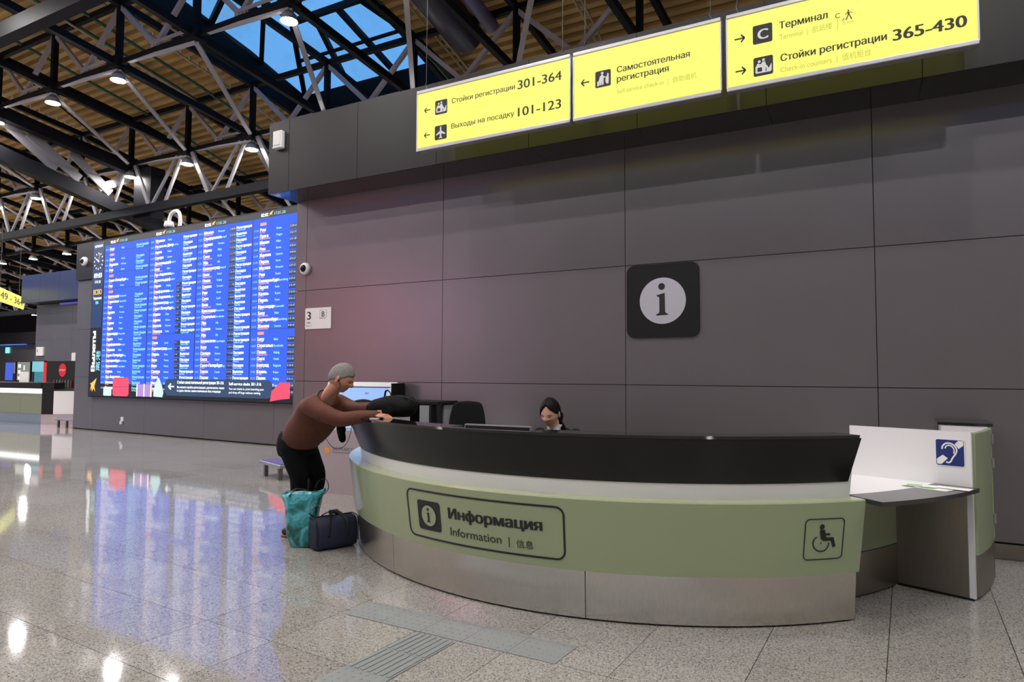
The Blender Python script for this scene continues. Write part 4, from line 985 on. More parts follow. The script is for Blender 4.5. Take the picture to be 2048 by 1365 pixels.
mk('counter_top', wallseg(f0, f1, 1.045, 1.22, .6, -.03), BLACKM, cf)
dv_ = (Vector(f2) - Vector(f1)); q0 = Vector(f1) + dv_ * .34
mk('corner_panel', wallseg(f1, tuple(q0), .305, 1.22, .5), BLACKM, cf, label='black slanting corner panel'); mk('side_panel', wallseg(tuple(q0), f2, .305, .985, .5), WHITE, cf, label='white end panel')
mk('counter_top', wallseg(f1, f2, .99, 1.03, .5, -.01), BLACKM, cf)

vm = thing('drinks_fridge', (-22.4, 11.9, 0), 'black drinks fridge with a round red sign beside the far counter', 'fridge')
mk('cabinet', box((-22.40, 12.0, .95), (1.75, .75, 1.88)), BLACKM, vm); mk('side_strip', box((-23.38, 11.9, 1.25), (.18, .55, 1.2)), mat('fridge_red', (.55, .02, .02), .4, emit=(.5, .015, .01), es=.5), vm)
mk('round_sign', polyfaces([circ(-22.35, 1.60, .21, 24)], lambda u, v, d: Vector((u, 11.62, v))), mat('round_red', (.45, .01, .015), .4, emit=(.42, .008, .015), es=.6), vm)
mk('sign_stroke', ribbon([(-22.52, 1.58), (-22.42, 1.62), (-22.3, 1.58), (-22.2, 1.62)], .05, lambda u, v, d: Vector((u, 11.615, v))), mat('stroke_pale', (.5, .3, .3), .5), vm)
for k in range(7):
    m_ = (mat('bottle_red', (.16, .01, .02), .3), mat('bottle_green', (.03, .10, .06), .3), mat('bottle_grey', (.10, .10, .10), .3))[k % 3]
    mk('bottle', tube([(-22.75 + k * .16, 11.60, 1.06), (-22.75 + k * .16, 11.60, 1.22), (-22.75 + k * .16, 11.60, 1.30)], [.035, .035, .015], 8), m_, vm)
def menu(x0, x1, z0, z1, label, cols_, y=12.645):
    T = thing('menu_screen', ((x0 + x1) / 2, y, z0), label, 'screen', 'menu screens above the cafe counter'); mk('frame', box(((x0 + x1) / 2, y, (z0 + z1) / 2), (x1 - x0, .08, z1 - z0)), BLACKM, T)
    for (a, b, c, d_), m_ in cols_: mk('picture', box((x0 + (x1 - x0) * (a + c) / 2, y - .045, z0 + (z1 - z0) * (b + d_) / 2), ((x1 - x0) * (c - a), .012, (z1 - z0) * (d_ - b))), m_, T)
S1, S2, S3, S4 = em('menu_blue', (.06, .13, .75), .9), em('menu_grey', (.30, .29, .25), .8), em('menu_aqua', (.25, .62, .70), .9), em('menu_teal', (.05, .25, .32), .9)
menu(-28.05, -27.3, 1.20, 1.92, 'blue menu screen, leftmost above the far counter', [((.05, .05, .75, .95), S1), ((.8, .4, .95, .95), mat('mg', (.2, .2, .22), .4))])
menu(-27.22, -26.3, 1.22, 1.92, 'grey menu screen with white spots above the far counter', [((.04, .03, .96, .97), S2), ((.12, .68, .30, .86), LW), ((.12, .38, .30, .55), LW), ((.12, .06, .30, .22), LW), ((.5, .55, .62, .8), MINT)])
menu(-26.2, -25.4, 1.16, 1.94, 'aqua menu screen, rightmost above the far counter', [((.04, .5, .96, .97), S3), ((.25, .03, .96, .5), S4)])
mk('menu_stand', box((-22.45, 10.60, 1.38), (.42, .03, .32), rz(.1)), PAPER, cat='card', label='white tilted card standing on the far counter')
for nm_, x0, x1, z0, z1, lb_ in (('wall_plaque', -26.02, -25.58, 2.12, 2.43, 'small white plaque on the far block wall'), ('wall_box', -23.77, -23.54, 1.62, 2.20, 'tall narrow white box on the far block wall')):
    T = thing(nm_, ((x0 + x1) / 2, 12.68, z0), lb_, 'plaque'); mk('plate', box(((x0 + x1) / 2, 12.65, (z0 + z1) / 2), (x1 - x0, .05, z1 - z0)), WHITE, T)
    if nm_ == 'wall_plaque': mk('lettering', txt('3', x0 + .05, x0 + .12, z0 + .14, .09, lambda u, v, d: Vector((u, 12.62, v)), bold=.02), INK, T)
mk('exit_light', box((-66.4, 29.95, 3.5), (.5, .1, .5)), em('exit_green', (.25, 1, .75), 1.2), cat='exit sign', label='tiny pale green lit exit light at the hall end')
BL2 = em('cove_blue', (.12, .25, .75), 1.0)
mk('cove_light', box((-67.5, 29.7, 3.98), (9, .3, .08)), BL2, cat='light', label='long pale blue cove light under the distant black fascia')
mk('cove_light', box((-23.6, 12.55, 3.90), (1.6, .08, .05)), em('cove_violet', (.10, .09, .55), .8), cat='light', label='short violet cove light under the indigo fascia')

# ================================================================== PEOPLE
def skin_mat(nm, c):
    m = mat(nm, c, .5, noise=(30, .05, (1, 1, 1))); p = m.node_tree.nodes['Principled BSDF']
    p.inputs['Subsurface Weight'].default_value = .12; p.inputs['Subsurface Radius'].default_value = (.02, .008, .004); p.inputs['Subsurface Scale'].default_value = .3
    return m
def loft(bm, secs, lat, n=20, cap=True):
    """elliptical sections (p, half width along lat, half thickness)"""
    lat = Vector(lat).normalized(); P = [Vector(s[0]) for s in secs]; rings = []
    for i, s in enumerate(secs):
        d = (P[min(i + 1, len(P) - 1)] - P[max(i - 1, 0)]).normalized(); a = (lat - d * lat.dot(d)).normalized(); b = d.cross(a)
        rings.append([bm.verts.new(P[i] + a * cos(2 * pi * k / n) * s[1] + b * sin(2 * pi * k / n) * s[2]) for k in range(n)])
    for A, B in zip(rings, rings[1:]):
        for k in range(n): bm.faces.new([A[k], A[(k + 1) % n], B[(k + 1) % n], B[k]])
    if cap: bm.faces.new(rings[0][::-1]); bm.faces.new(rings[-1])
    return bm
def limb(bm, pts, radii, n=14):
    m = 5; P = curve_pts(pts, m); R_ = []
    for i in range(len(P)):
        t = i / m; k = min(int(t), len(radii) - 2); u = t - k; R_.append(radii[k] * (1 - u) + radii[k + 1] * u)
    atube(bm, P, R_, n); ell(bm, P[0], (R_[0],) * 3, n=12); ell(bm, P[-1], (R_[-1],) * 3, n=12); return bm
def g(v, c, s): return math.exp(-((v - c) / s) ** 2)
def head_r(x, y, z, fem=False):
    """radius of a unit-direction head point (x fwd, y left, z up); head height ~ .235"""
    hx, hy, hz = .097, .074, .118
    if x > 0: hx = .094
    r = 1 / math.sqrt((x / hx) ** 2 + (y / hy) ** 2 + (z / hz) ** 2)
    el = math.asin(max(-1, min(1, z))); az = math.atan2(y, x)
    if z < -.15: r *= 1 - .16 * min(1, (-z - .15) / .7) * (1 if x > 0 else 1.5) * (.6 + .4 * abs(y))
    f = max(0, x)
    r += .021 * g(az, 0, .15 + .05 * g(el, -.28, .16)) * (g(el, -.22, .14) + .55 * g(el, -.03, .16)) * (.85 if fem else 1)
    r += .006 * g(az, 0, .5) * g(el, .22, .14) * (0.4 if fem else 1)
    for s_ in (-1, 1): r -= .009 * g(az, s_ * .36, .17) * g(el, .06, .11); r += .003 * g(az, s_ * .55, .25) * g(el, -.25, .2)
    r += .006 * g(az, 0, .28) * g(el, -.60, .10) + .003 * g(az, 0, .25) * g(el, -.72, .05) - .004 * g(az, 0, .35) * g(el, -.52, .035) * 0 - .004 * g(az, 0, .3) * g(el, -.66, .028) + .011 * g(az, 0, .38) * g(el, -.95, .2)
    return r
class Head:
    def __init__(s, c, f, up, k=1., fem=False):
        s.c = Vector(c); s.f = Vector(f).normalized(); s.l = Vector(up).cross(s.f).normalized(); s.u = s.f.cross(s.l); s.k = k; s.fem = fem
    def P(s, az, el, off=0.):
        x, y, z = cos(el) * cos(az), cos(el) * sin(az), sin(el); r = (head_r(x, y, z, s.fem) + off) * s.k
        return s.c + s.f * x * r + s.l * y * r + s.u * z * r
    def mesh(s, bm, n=56, m=44):
        R = [[bm.verts.new(s.P(2 * pi * i / n, -pi / 2 + pi * j / m)) for i in range(n)] for j in range(1, m)]
        for A, B in zip(R, R[1:]):
            for i in range(n): bm.faces.new([A[i], A[(i + 1) % n], B[(i + 1) % n], B[i]])
        t = bm.verts.new(s.P(0, pi / 2)); b = bm.verts.new(s.P(0, -pi / 2))
        for i in range(n): bm.faces.new([R[-1][i], R[-1][(i + 1) % n], t]); bm.faces.new([R[0][(i + 1) % n], R[0][i], b])
        Rm = Matrix((s.f, s.l, s.u)).transposed()
        for sg in (-1, 1):   # ears
            e = s.P(sg * 1.68, -.05, .004); ell(bm, e, (.017 * s.k, .008 * s.k, .030 * s.k), Rm @ Matrix.Rotation(sg * .35, 3, 'Z'), 14)
            ell(bm, s.P(sg * 1.62, -.24, .003), (.009 * s.k, .006 * s.k, .011 * s.k), Rm, 10)
        return bm
    def shell(s, cond, off, th=.004, n=72, m=52):
        """hair shell over the directions where cond(az, el) holds; off(az, el) gives thickness"""
        bm = new(); V = {}
        def v(i, j, o):
            i %= n; kk_ = (i, j, o)
            if kk_ not in V:
                az, el = 2 * pi * i / n, -pi / 2 + pi * j / m
                if az > pi: az -= 2 * pi
                V[kk_] = bm.verts.new(s.P(az, el, off(az, el) if o else -.006))
            return V[kk_]
        cells = set()
        for i in range(n):
            for j in range(1, m):
                az, el = 2 * pi * (i + .5) / n, -pi / 2 + pi * (j + .5) / m
                if az > pi: az -= 2 * pi
                if cond(az, el): cells.add((i, j))
        for i, j in cells:
            bm.faces.new([v(i, j, 1), v(i + 1, j, 1), v(i + 1, j + 1, 1), v(i, j + 1, 1)]) if j < m - 1 else bm.faces.new([v(i, j, 1), v(i + 1, j, 1), v(0, m, 1)])
            for di, dj, a, b in ((-1, 0, (0, 0), (0, 1)), (1, 0, (1, 1), (1, 0)), (0, -1, (1, 0), (0, 0))):
                if ((i + di) % n, j + dj) not in cells and 0 < j + dj:
                    bm.faces.new([v(i + a[0], j + a[1], 1), v(i + b[0], j + b[1], 1), v(i + b[0], j + b[1], 0), v(i + a[0], j + a[1], 0)])
        return bm
    def strip(s, pts, wd, off=.001):
        bm = new(); L_ = []; 
        for i, (a, e) in enumerate(pts):
            w_ = wd * (1 - abs(2 * i / (len(pts) - 1) - 1) ** 2 * .75); L_.append((bm.verts.new(s.P(a, e + w_, off)), bm.verts.new(s.P(a, e - w_, off))))
        for A, B in zip(L_, L_[1:]): bm.faces.new([A[0], A[1], B[1], B[0]])
        return bm
def fingers(bm, wrist, d, nrm, k=1., curl=.5, thumb=1):
    """hand: palm, four bent fingers of unequal length, thumb from the side"""
    wrist = Vector(wrist); d = Vector(d).normalized(); nrm = Vector(nrm); nrm = (nrm - d * nrm.dot(d)).normalized(); sd = d.cross(nrm)
    loft(bm, [(wrist - d * .01, .027 * k, .019 * k), (wrist + d * .03 * k, .036 * k, .016 * k), (wrist + d * .065 * k, .043 * k, .014 * k), (wrist + d * .09 * k, .041 * k, .012 * k)], sd, 14)
    for i, ln in enumerate((.078, .086, .080, .062)):
        b = wrist + d * .082 * k + sd * (.030 - .020 * i) * k * thumb; q = [b]; a = 0; c_ = curl * (1 + .12 * i)
        for seg in (.42, .32, .26):
            a += c_; dd = d * cos(a) - nrm * sin(a); q.append(q[-1] + dd * ln * seg * k)
        atube(bm, [q[0] - d * .012] + q, [r_ * k for r_ in (.0095, .0092, .0085, .0078, .0062)], 10); ell(bm, q[-1], (.0062 * k,) * 3, n=8)
    t0 = wrist + d * .022 * k + sd * .030 * k * thumb; t1 = t0 + (d * .6 + sd * .75 * thumb - nrm * .25).normalized() * .036 * k; t2 = t1 + (d * .9 + sd * .15 * thumb - nrm * .45).normalized() * .032 * k; t3 = t2 + (d * .85 - sd * .3 * thumb - nrm * .4).normalized() * .024 * k
    atube(bm, [t0, t1, t2, t3], [.013 * k, .0115 * k, .010 * k, .0075 * k], 10); ell(bm, t3, (.0075 * k,) * 3, n=8)
    return bm
def finish(o, lv=0):
    for p_ in o.data.polygons: p_.use_smooth = True
    return o

# ---- the man leaning on the counter
man = thing('person', (-4.62, 4.5, 0), 'man in brown jumper and black trousers leaning forward on the desk counter', 'person')
SK = skin_mat('skin_ruddy', (.50, .235, .15)); lat = Vector((.33, .94, 0)).normalized()
H = Head((-3.872, 4.195, 1.466), (.80, .46, -.42), (.35, .15, 1), 1.08)
bm = H.mesh(new())
limb(bm, [(-4.02, 4.2, 1.29), (-3.965, 4.18, 1.35), (-3.90, 4.185, 1.42)], [.066, .060, .058], 16)
fingers(bm, (-3.470, 4.170, 1.172), (.95, .10, -.03), (0, -.15, 1), 1.08, .42, -1)
fingers(bm, (-3.535, 4.245, 1.232), (.93, -.12, -.22), (.1, -.4, 1), 1.08, .55, -1)
finish(mk('body', bm, SK, man))
bj = new()
loft(bj, [((-4.49, 4.365, .88), .165, .135), ((-4.462, 4.355, .945), .185, .150), ((-4.40, 4.34, 1.0), .195, .165), ((-4.322, 4.322, 1.06), .200, .172), ((-4.255, 4.30, 1.11), .205, .165), ((-4.185, 4.272, 1.165), .215, .150), ((-4.125, 4.245, 1.22), .215, .125), ((-4.07, 4.225, 1.265), .165, .10), ((-4.015, 4.205, 1.30), .085, .078)], lat, 28)
limb(bj, [(-4.06, 4.05, 1.235), (-3.90, 4.06, 1.175), (-3.775, 4.10, 1.135), (-3.62, 4.14, 1.155), (-3.475, 4.168, 1.17)], [.082, .074, .064, .056, .045], 18)
limb(bj, [(-4.09, 4.40, 1.25), (-3.98, 4.42, 1.21), (-3.86, 4.37, 1.20), (-3.70, 4.30, 1.215), (-3.545, 4.245, 1.232)], [.082, .074, .064, .055, .044], 18)
JUM = mat('brown_jumper', (.105, .028, .014), .8, noise=(45, .28, (1, 1, 1)), bump=.25)
finish(mk('jumper', remesh(bj, .011, 7), JUM, man))
bt = new(); TRS = mat('black_trousers', (.007, .007, .008), .9, spec=.15)
loft(bt, [((-4.515, 4.372, .955), .178, .148), ((-4.53, 4.372, .90), .188, .165), ((-4.55, 4.375, .84), .185, .16), ((-4.55, 4.38, .78), .17, .14)], lat, 26)
limb(bt, [(-4.535, 4.295, .86), (-4.51, 4.33, .70), (-4.50, 4.36, .56), (-4.56, 4.41, .33), (-4.665, 4.46, .10)], [.115, .10, .080, .070, .062], 16)
limb(bt, [(-4.56, 4.46, .86), (-4.50, 4.50, .70), (-4.47, 4.55, .55), (-4.57, 4.60, .33), (-4.69, 4.64, .10)], [.115, .10, .080, .070, .062], 16)
finish(mk('trousers', remesh(bt, .012, 6), TRS, man))
mk('waistband', loft(new(), [((-4.495, 4.366, .915), .182, .152), ((-4.485, 4.363, .935), .186, .155)], lat, 28), BLACKM, man, True)
bz = new(); abar(bz, (-4.60, 4.21, .845), (-4.565, 4.205, .835), .012, .004); abar(bz, (-4.565, 4.205, .835), (-4.56, 4.205, .80), .012, .004)
mk('pocket_zip', bz, ALU, man)
SHO = mat('black_shoe', (.012, .012, .012), .5); SOL = mat('red_sole', (.30, .05, .04), .5)
for sx_, sy_ in ((-4.66, 4.47), (-4.685, 4.655)):
    bm = new(); loft(bm, [((sx_ - .10, sy_ - .03, .045), .036, .032), ((sx_ - .05, sy_ - .015, .055), .042, .045), ((sx_ + .03, sy_, .055), .045, .042), ((sx_ + .11, sy_ + .02, .042), .050, .030), ((sx_ + .17, sy_ + .035, .032), .038, .020)], (-.25, 1, 0), 16)
    sh = finish(mk('shoe', bm, SHO, man)); bm = new(); loft(bm, [((sx_ - .11, sy_ - .033, .012), .038, .012), ((sx_ + .03, sy_, .012), .046, .012), ((sx_ + .18, sy_ + .038, .012), .038, .012)], (-.25, 1, 0), 12); mk('sole', bm, SOL, sh, label='red sole')
def hair_m(az, el):
    a = abs(az); lim = .62 - .10 * a if a < .85 else (.53 - (a - .85) * .75 if a < 1.45 else (.12 if a < 1.80 else -.08 - (a - 1.80) * .45))
    return el > lim
GH = mat('grey_hair', (.20, .19, .18), .75, noise=(60, .45, (1, 1, 1)), bump=.5)
finish(mk('hair', H.shell(hair_m, lambda a, e: .005 + .004 * max(0, e) + (.003 if abs(a) < .5 else 0)), GH, man))
mk('eyebrow', H.strip([(-.16 - .1 * k, .20 + .015 * k - .004 * k * k) for k in range(5)], .025, .0035), GH, man)
mk('eyebrow', H.strip([(.16 + .1 * k, .20 + .015 * k - .004 * k * k) for k in range(5)], .025, .0035), GH, man)
LASH = mat('dark_lash', (.02, .012, .01), .6)
for sg in (-1, 1): mk('eye', H.strip([(sg * (.22 + .07 * k), .02 - .012 * (2 - abs(k - 2))) for k in range(5)], .022, .0025), LASH, man)
mk('lips', H.strip([(-.26 + .065 * k, -.66) for k in range(9)], .03, .0012), mat('lip_man', (.30, .11, .09), .5), man)
ep_ = H.P(-1.5, -.08, .010)
mk('earphone', ell(new(), ep_, (.009, .009, .009), n=10), BLACKM, man)
mk('earphone_cable', tube(curve_pts([ep_, H.P(-1.05, -.75, .012), (-3.90, 4.05, 1.28), (-3.93, 3.99, 1.12), (-3.86, 4.02, .98), (-3.79, 4.05, .90), (-3.72, 4.10, .93), (-3.70, 4.14, 1.05), (-3.70, 4.13, 1.12)], 6), .0026, 6), CABLE, man)
mk('watch', tube([(-3.505, 4.163, 1.170), (-3.480, 4.168, 1.172)], .040, 18), BLACKM, man, True)
mk('cuff', tube([(-3.575, 4.253, 1.230), (-3.548, 4.247, 1.232)], .041, 18), BLACKM, man, True)
mk('collar', tube(curve_pts([Vector((-4.035, 4.208, 1.305)) + Vector((cos(a) * .0, 0, 0)) + lat * cos(a) * .078 + Vector((-.55, .1, .75)).normalized() * sin(a) * .074 for a in [i * pi / 6 for i in range(13)]], 2), .009, 8), BLACKM, man, True)

# ---- the receptionist
wo = thing('person', (-2.33, 5.2, 0), 'dark-haired woman in black jacket and pale collar seated behind the desk looking down', 'person')
SKW = skin_mat('skin_fair', (.62, .34, .235))
W = Head((-2.318, 5.03, 1.180), (-.02, -.96, -.34), (0, -.12, 1), 1.0, True)
bm = W.mesh(new())
limb(bm, [(-2.30, 5.12, 1.0), (-2.305, 5.09, 1.06), (-2.312, 5.06, 1.13)], [.055, .050, .050], 16)
fingers(bm, (-2.48, 4.72, .765), (.3, -.95, -.05), (0, 0, 1), .92, .25, 1); fingers(bm, (-2.14, 4.74, .765), (-.3, -.95, -.05), (0, 0, 1), .92, .25, -1)
finish(mk('body', bm, SKW, wo))
bj = new(); wl_ = (.98, .18, 0)
loft(bj, [((-2.34, 5.28, .50), .16, .13), ((-2.33, 5.26, .62), .14, .11), ((-2.32, 5.22, .78), .15, .115), ((-2.31, 5.18, .91), .180, .11), ((-2.305, 5.15, .995), .172, .085), ((-2.30, 5.13, 1.045), .10, .062)], wl_, 26)
for sg in (-1, 1):
    limb(bj, [Vector((-2.305, 5.155, .992)) + Vector(wl_) * sg * .158, Vector((-2.31, 5.13, .84)) + Vector(wl_) * sg * .215, Vector((-2.31, 5.05, .745 + .04)) + Vector(wl_) * sg * .215, (-2.31 + sg * .19, 4.86, .78), (-2.31 + sg * .172, 4.73, .775)], [.062, .052, .046, .040, .033], 14)
JK = mat('black_jacket', (.008, .008, .010), .8, spec=.15)
finish(mk('jacket', remesh(bj, .010, 5), JK, wo))
bm = new(); wo_c = Vector((-2.305, 5.10, 1.055))
for sg in (-1, 1):
    q = [wo_c + Vector((sg * .015, -.075, -.055)), wo_c + Vector((sg * .055, -.05, -.02)), wo_c + Vector((sg * .066, .0, .03)), wo_c + Vector((sg * .05, .02, .055)), wo_c + Vector((sg * .035, -.045, .02)), wo_c + Vector((sg * .004, -.07, -.02))]
    a = [bm.verts.new(v) for v in q]; b = [bm.verts.new(v + Vector((0, -.008, .002))) for v in q]; bm.faces.new(a); bm.faces.new(b[::-1])
    for i in range(6): bm.faces.new([a[i], a[(i + 1) % 6], b[(i + 1) % 6], b[i]])
mk('shirt_collar', bm, mat('pale_shirt', (.42, .44, .50), .7), wo)
bm = new()
for sg in (-1, 1): limb(bm, [(-2.33 + sg * .09, 5.26, .53), (-2.33 + sg * .10, 5.02, .52), (-2.33 + sg * .10, 4.86, .50)], [.085, .075, .062], 14); limb(bm, [(-2.33 + sg * .10, 4.86, .50), (-2.33 + sg * .10, 4.88, .28), (-2.33 + sg * .10, 4.92, .08)], [.062, .052, .036], 14)
finish(mk('trousers', remesh(bm, .012, 4), TRS, wo))
for sg in (-1, 1):
    bm = new(); loft(bm, [((-2.33 + sg * .10, 4.95, .04), .028, .034), ((-2.33 + sg * .10, 4.88, .04), .034, .034), ((-2.33 + sg * .10, 4.79, .022), .028, .018)], (1, 0, 0), 12); finish(mk('shoe', bm, SHO, wo))
DH = mat('dark_brown_hair', (.006, .0045, .004), .55, spec=.12, noise=(50, .3, (1, 1, 8)))
def hair_w(az, el):
    a = abs(az)
    if a < .10: return el > .98
    if az > 0:
        if a < 1.30: return el > .98 - (a - .10) * .70
        if a < 1.82: return el > .12
        return el > -.15 - (a - 1.82) * .8
    if a < .95: return el > .98 - (a - .10) * .95
    if a < 1.25: return el > .17 - (a - .95) * 2.0
    return el > -.43 - (a - 1.25) * .25
finish(mk('hair', W.shell(hair_w, lambda a, e: .0075 + .008 * max(0, e) - (.006 * g(a, .10, .09) * max(0, e)) + (.006 if abs(a) > 1.9 else 0)), DH, wo))
bm = new(); limb(bm, [W.P(2.6, -.45, .01), W.P(2.35, -.95, .03), W.c + Vector((.075, .10, -.13)), W.c + Vector((.085, .12, -.20))], [.035, .03, .024, .012], 12); ell(bm, W.P(pi, -.35, .004), (.05, .03, .05), n=14)
finish(mk('ponytail', bm, DH, wo))
for sg in (-1, 1):
    mk('eyebrow', W.strip([(sg * (.14 + .1 * k), .20 + .02 * k - .005 * k * k) for k in range(6)], .016, .003), DH, wo)
    mk('eye', W.strip([(sg * (.20 + .07 * k), .035 - .014 * (2.5 - abs(k - 2.5))) for k in range(6)], .026, .0025), LASH, wo)
mk('lips', W.strip([(-.24 + .06 * k, -.655 - .01 * (4 - abs(k - 4)) * .3) for k in range(9)], .042, .0015), mat('lip_woman', (.48, .16, .14), .45), wo)
mk('earring', ell(new(), W.P(1.62, -.36, .006), (.005,) * 3, n=8), ALU, wo)

# ================================================================== BAGS
DUF = mat('navy_canvas', (.012, .016, .040), .75, noise=(90, .2, (1, 1, 1)), bump=.15)
dc = Vector((-4.02, 4.42, 0)); du = Vector((.05, .999, 0)).normalized(); dv = Vector((.999, -.05, 0))
dc = Vector((-4.10, 4.38, 0)); ang = math.atan2(4.60 - 4.19, -4.02 + 4.00)
duff = thing('duffel_bag', tuple(dc), 'dark navy blue duffel bag standing on the floor against the desk end', 'bag')
ax = Vector((.40, .916, 0)).normalized(); ay = Vector((-.916, .40, 0)).normalized(); DRm = Matrix((ax, ay, Vector((0, 0, 1)))).transposed()
bm = new()
secs = []
for t, k_s in ((-1, .55), (-.93, .86), (-.7, 1), (0, 1.03), (.7, 1), (.93, .86), (1, .55)):
    c_ = dc + ax * t * .195 + Vector((0, 0, .136)); ring = []
    for i in range(28):
        a = 2 * pi * i / 28; ca, sa = cos(a), sin(a); e = .55
        ring.append(bm.verts.new(c_ + ay * math.copysign(abs(ca) ** e, ca) * .118 * k_s + Vector((0, 0, math.copysign(abs(sa) ** e, sa) * .136 * (k_s ** .4) * (1 - (.10 * ca * ca if sa > 0 else 0))))))
    secs.append(ring)
for A_, B_ in zip(secs, secs[1:]):
    for i in range(28): bm.faces.new([A_[i], A_[(i + 1) % 28], B_[(i + 1) % 28], B_[i]])
bm.faces.new(secs[0][::-1]); bm.faces.new(secs[-1]); bmesh.ops.recalc_face_normals(bm, faces=bm.faces)
finish(mk('body', bm, DUF, duff))
def dpp(a, b, z): return dc + ax * a * .84 + ay * b * .87 + Vector((0, 0, z * .955))
WEB = mat('black_webbing', (.012, .012, .013), .7)
for s_ in (-1, 1):
    mk('handle', tube(curve_pts([dpp(-.10, s_ * .137, .12), dpp(-.09, s_ * .13, .25), dpp(-.04, s_ * .03, .315), dpp(.04, s_ * .03, .315), dpp(.09, s_ * .13, .25), dpp(.10, s_ * .137, .12)], 5), [(.013, .004)] * 26, 8), WEB, duff, True)
mk('zip', abar(new(), dpp(-.2, 0, .288), dpp(.2, 0, .288), .018, .008), WEB, duff)
mk('piping', tube(curve_pts([dpp(-.222, .12, .06), dpp(-.225, .10, .25), dpp(-.225, 0, .283), dpp(-.225, -.10, .25), dpp(-.222, -.12, .06)], 5), .005, 6), WEB, duff, True)
mk('piping', tube(curve_pts([dpp(.222, .12, .06), dpp(.225, .10, .25), dpp(.225, 0, .283), dpp(.225, -.10, .25), dpp(.222, -.12, .06)], 5), .005, 6), WEB, duff, True)
mk('grip', tube([dpp(-.045, 0, .318), dpp(.045, 0, .318)], .018, 10), WEB, duff, True)
mk('shoulder_strap', tube(curve_pts([dpp(-.20, .05, .29), dpp(-.24, .10, .34), dpp(-.17, .20, .42), dpp(-.10, .17, .30)], 5), .007, 6), WEB, duff, True)

tl = bpy.data.materials.new('teal_print'); tl.use_nodes = True; n = tl.node_tree.nodes; L = tl.node_tree.links; p = n['Principled BSDF']
tc_ = n.new('ShaderNodeTexCoord'); nz = n.new('ShaderNodeTexNoise'); nz.inputs['Scale'].default_value = 8; nz.inputs['Detail'].default_value = 7; nz.inputs['Distortion'].default_value = .8
rr_n = n.new('ShaderNodeValToRGB'); e_ = rr_n.color_ramp.elements; e_[0].position = .30; e_[0].color = (.005, .03, .03, 1); e_[1].position = .72; e_[1].color = (.75, .88, .88, 1)
for ps_, c_ in ((.42, (.01, .12, .11, 1)), (.50, (.02, .28, .32, 1)), (.58, (.12, .45, .55, 1)), (.64, (.03, .20, .22, 1))): q = e_.new(ps_); q.color = c_
L.new(tc_.outputs['Object'], nz.inputs['Vector']); L.new(nz.outputs['Fac'], rr_n.inputs[0]); L.new(rr_n.outputs[0], p.inputs['Base Color']); p.inputs['Roughness'].default_value = .22; p.inputs['Coat Weight'].default_value = .5
tb = thing('shopping_bag', (-4.33, 4.24, 0), 'tall glossy teal and white patterned shopping bag beside the duffel bag', 'bag')
bm = new(); tcn = Vector((-4.345, 4.265, 0)); tx = Vector((.93, .36, 0)).normalized(); ty = Vector((-.36, .93, 0)); rings = []
for z, wx, wy, jx in ((0.0, .085, .055, 0), (.015, .10, .065, 0), (.10, .125, .078, -.005), (.25, .138, .085, -.01), (.36, .150, .085, -.005), (.44, .178, .075, .0), (.475, .195, .065, .01)):
    ring = []
    for i in range(32):
        a = 2 * pi * i / 32; ca, sa = cos(a), sin(a); e = .62; cr = 1 + .05 * sin(a * 5 + z * 19) * (z > .05)
        ring.append(bm.verts.new(tcn + tx * (math.copysign(abs(ca) ** e, ca) * wx * cr + jx) + ty * math.copysign(abs(sa) ** e, sa) * wy * cr + Vector((0, 0, z + (.018 * cos(a) + .012 * sin(3 * a)) * (z > .4)))))
    rings.append(ring)
for A_, B_ in zip(rings, rings[1:]):
    for i in range(32): bm.faces.new([A_[i], A_[(i + 1) % 32], B_[(i + 1) % 32], B_[i]])
bm.faces.new(rings[0][::-1]); bmesh.ops.recalc_face_normals(bm, faces=bm.faces)
o = finish(mk('body', bm, tl, tb)); sm = o.modifiers.new('s', 'SOLIDIFY'); sm.thickness = .003
mk('handle', tube(curve_pts([tcn + tx * -.10 + ty * -.07 + Vector((0, 0, .44)), tcn + tx * -.06 + ty * -.04 + Vector((0, 0, .50)), tcn + tx * .04 + ty * -.03 + Vector((0, 0, .49)), tcn + tx * .09 + ty * -.07 + Vector((0, 0, .43))], 5), [(.011, .003)] * 16, 8), WEB, tb, True)
mk('handle', tube(curve_pts([tcn + tx * .06 + ty * .07 + Vector((0, 0, .44)), tcn + tx * .10 + ty * .08 + Vector((0, 0, .55)), tcn + tx * .17 + ty * .08 + Vector((0, 0, .57)), tcn + tx * .20 + ty * .07 + Vector((0, 0, .50)), tcn + tx * .16 + ty * .07 + Vector((0, 0, .44))], 5), [(.011, .003)] * 21, 8), WEB, tb, True)
mk('contents', ell(new(), tcn + Vector((0, 0, .43)), (.13, .05, .05), Matrix((tx, ty, Vector((0, 0, 1)))).transposed()), mat('crumpled_white', (.55, .52, .58), .6, noise=(30, .4, (1, 1, 1)), bump=.6), tb, True)

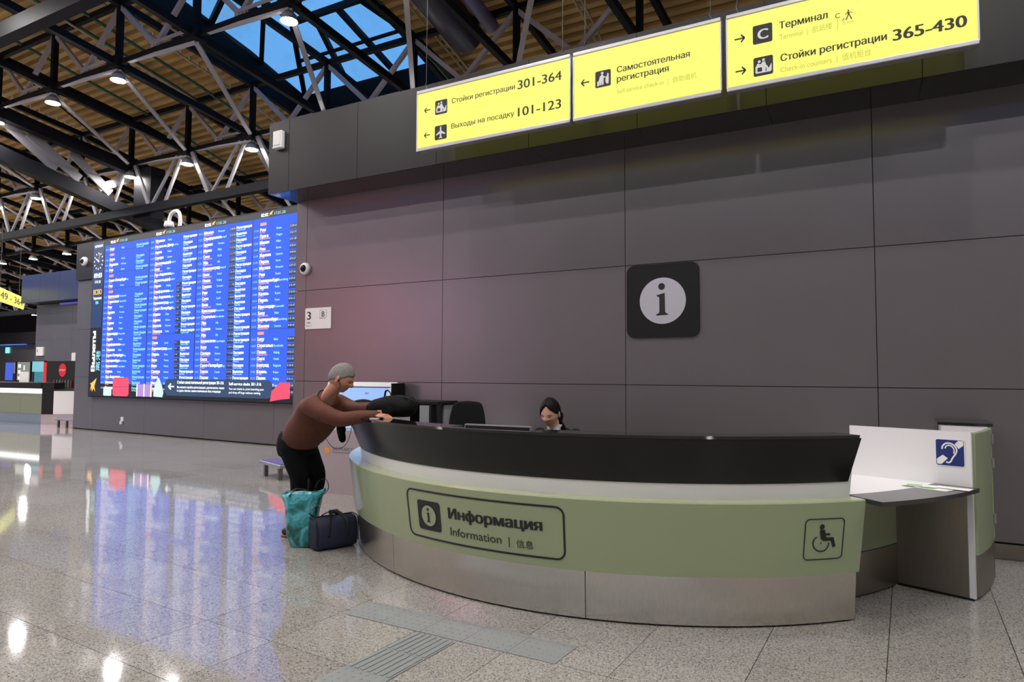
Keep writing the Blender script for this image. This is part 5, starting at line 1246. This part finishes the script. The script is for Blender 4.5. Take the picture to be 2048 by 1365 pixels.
bp = thing('backpack', (-3.40, 4.33, 1.15), 'black backpack lying on the counter beyond the man\'s hands', 'bag')
bm = new(); bc = Vector((-3.43, 4.32, 1.15))
loft(bm, [(bc + Vector((-.19, -.08, .055)), .05, .04), (bc + Vector((-.14, -.05, .075)), .10, .07), (bc + Vector((-.04, .0, .088)), .12, .09), (bc + Vector((.06, .05, .092)), .12, .093), (bc + Vector((.13, .085, .085)), .11, .085), (bc + Vector((.17, .105, .07)), .07, .055)], (-.45, .89, 0), 18)
ell(bm, bc + Vector((.10, .0, .08)), (.09, .07, .07)); ell(bm, bc + Vector((-.02, -.06, .06)), (.10, .05, .06))
for v in bm.verts: v.co.z = max(v.co.z, 1.151)
finish(mk('body', remesh(bm, .009, 5), mat('black_nylon', (.006, .006, .006), .8, spec=.15, noise=(40, .3, (1, 1, 1)), bump=.5), bp))
mk('grab_loop', tube(curve_pts([bc + Vector((-.06, -.02, .165)), bc + Vector((-.055, -.01, .215)), bc + Vector((-.03, .0, .215)), bc + Vector((-.01, .01, .17))], 5), [(.012, .005)] * 16, 8), WEB, bp, True)
mk('strap', tube(curve_pts([bc + Vector((.05, .0, .175)), bc + Vector((.13, .03, .165)), bc + Vector((.185, .07, .13)), bc + Vector((.18, .08, .06)), bc + Vector((.12, .0, .012))], 5), [(.014, .004)] * 21, 8), WEB, bp, True)
mk('buckle', box(bc + Vector((.13, .0, .15)), (.04, .015, .018)), BLACKM, bp)
jk = thing('jacket', (-4.0, 4.65, 1.15), 'black jacket draped over the far left end of the counter', 'jacket')
bm = new(); th_ = lambda a, r, z: Vector((CX + r * cos(radians(a)), CY + r * sin(radians(a)), z))
limb(bm, [th_(-128, 2.66, 1.20), th_(-133, 2.74, 1.22), th_(-138, 2.84, 1.19), th_(-140, 2.93, 1.12), th_(-140.5, 2.93, 1.0), th_(-140, 2.91, .90)], [.06, .065, .055, .035, .04, .035], 14)
limb(bm, [th_(-136, 2.70, 1.19), th_(-142, 2.80, 1.18), th_(-143, 2.93, 1.10), th_(-142.5, 2.92, .97)], [.05, .045, .03, .035], 12)
limb(bm, [th_(-124, 2.64, 1.19), th_(-131, 2.68, 1.20), th_(-137, 2.70, 1.19)], [.04, .05, .04], 12)
finish(mk('cloth', remesh(bm, .011, 4), mat('black_cloth', (.006, .006, .006), .9, spec=.1, noise=(25, .3, (1, 1, 1)), bump=.6), jk))
bm = new(); mk('phone', box(th_(-119.5, 2.80, 1.153), (.07, .035, .006), rz(.2)), WHITE, cat='card', label='small white card lying at the counter edge by the man\'s hands')
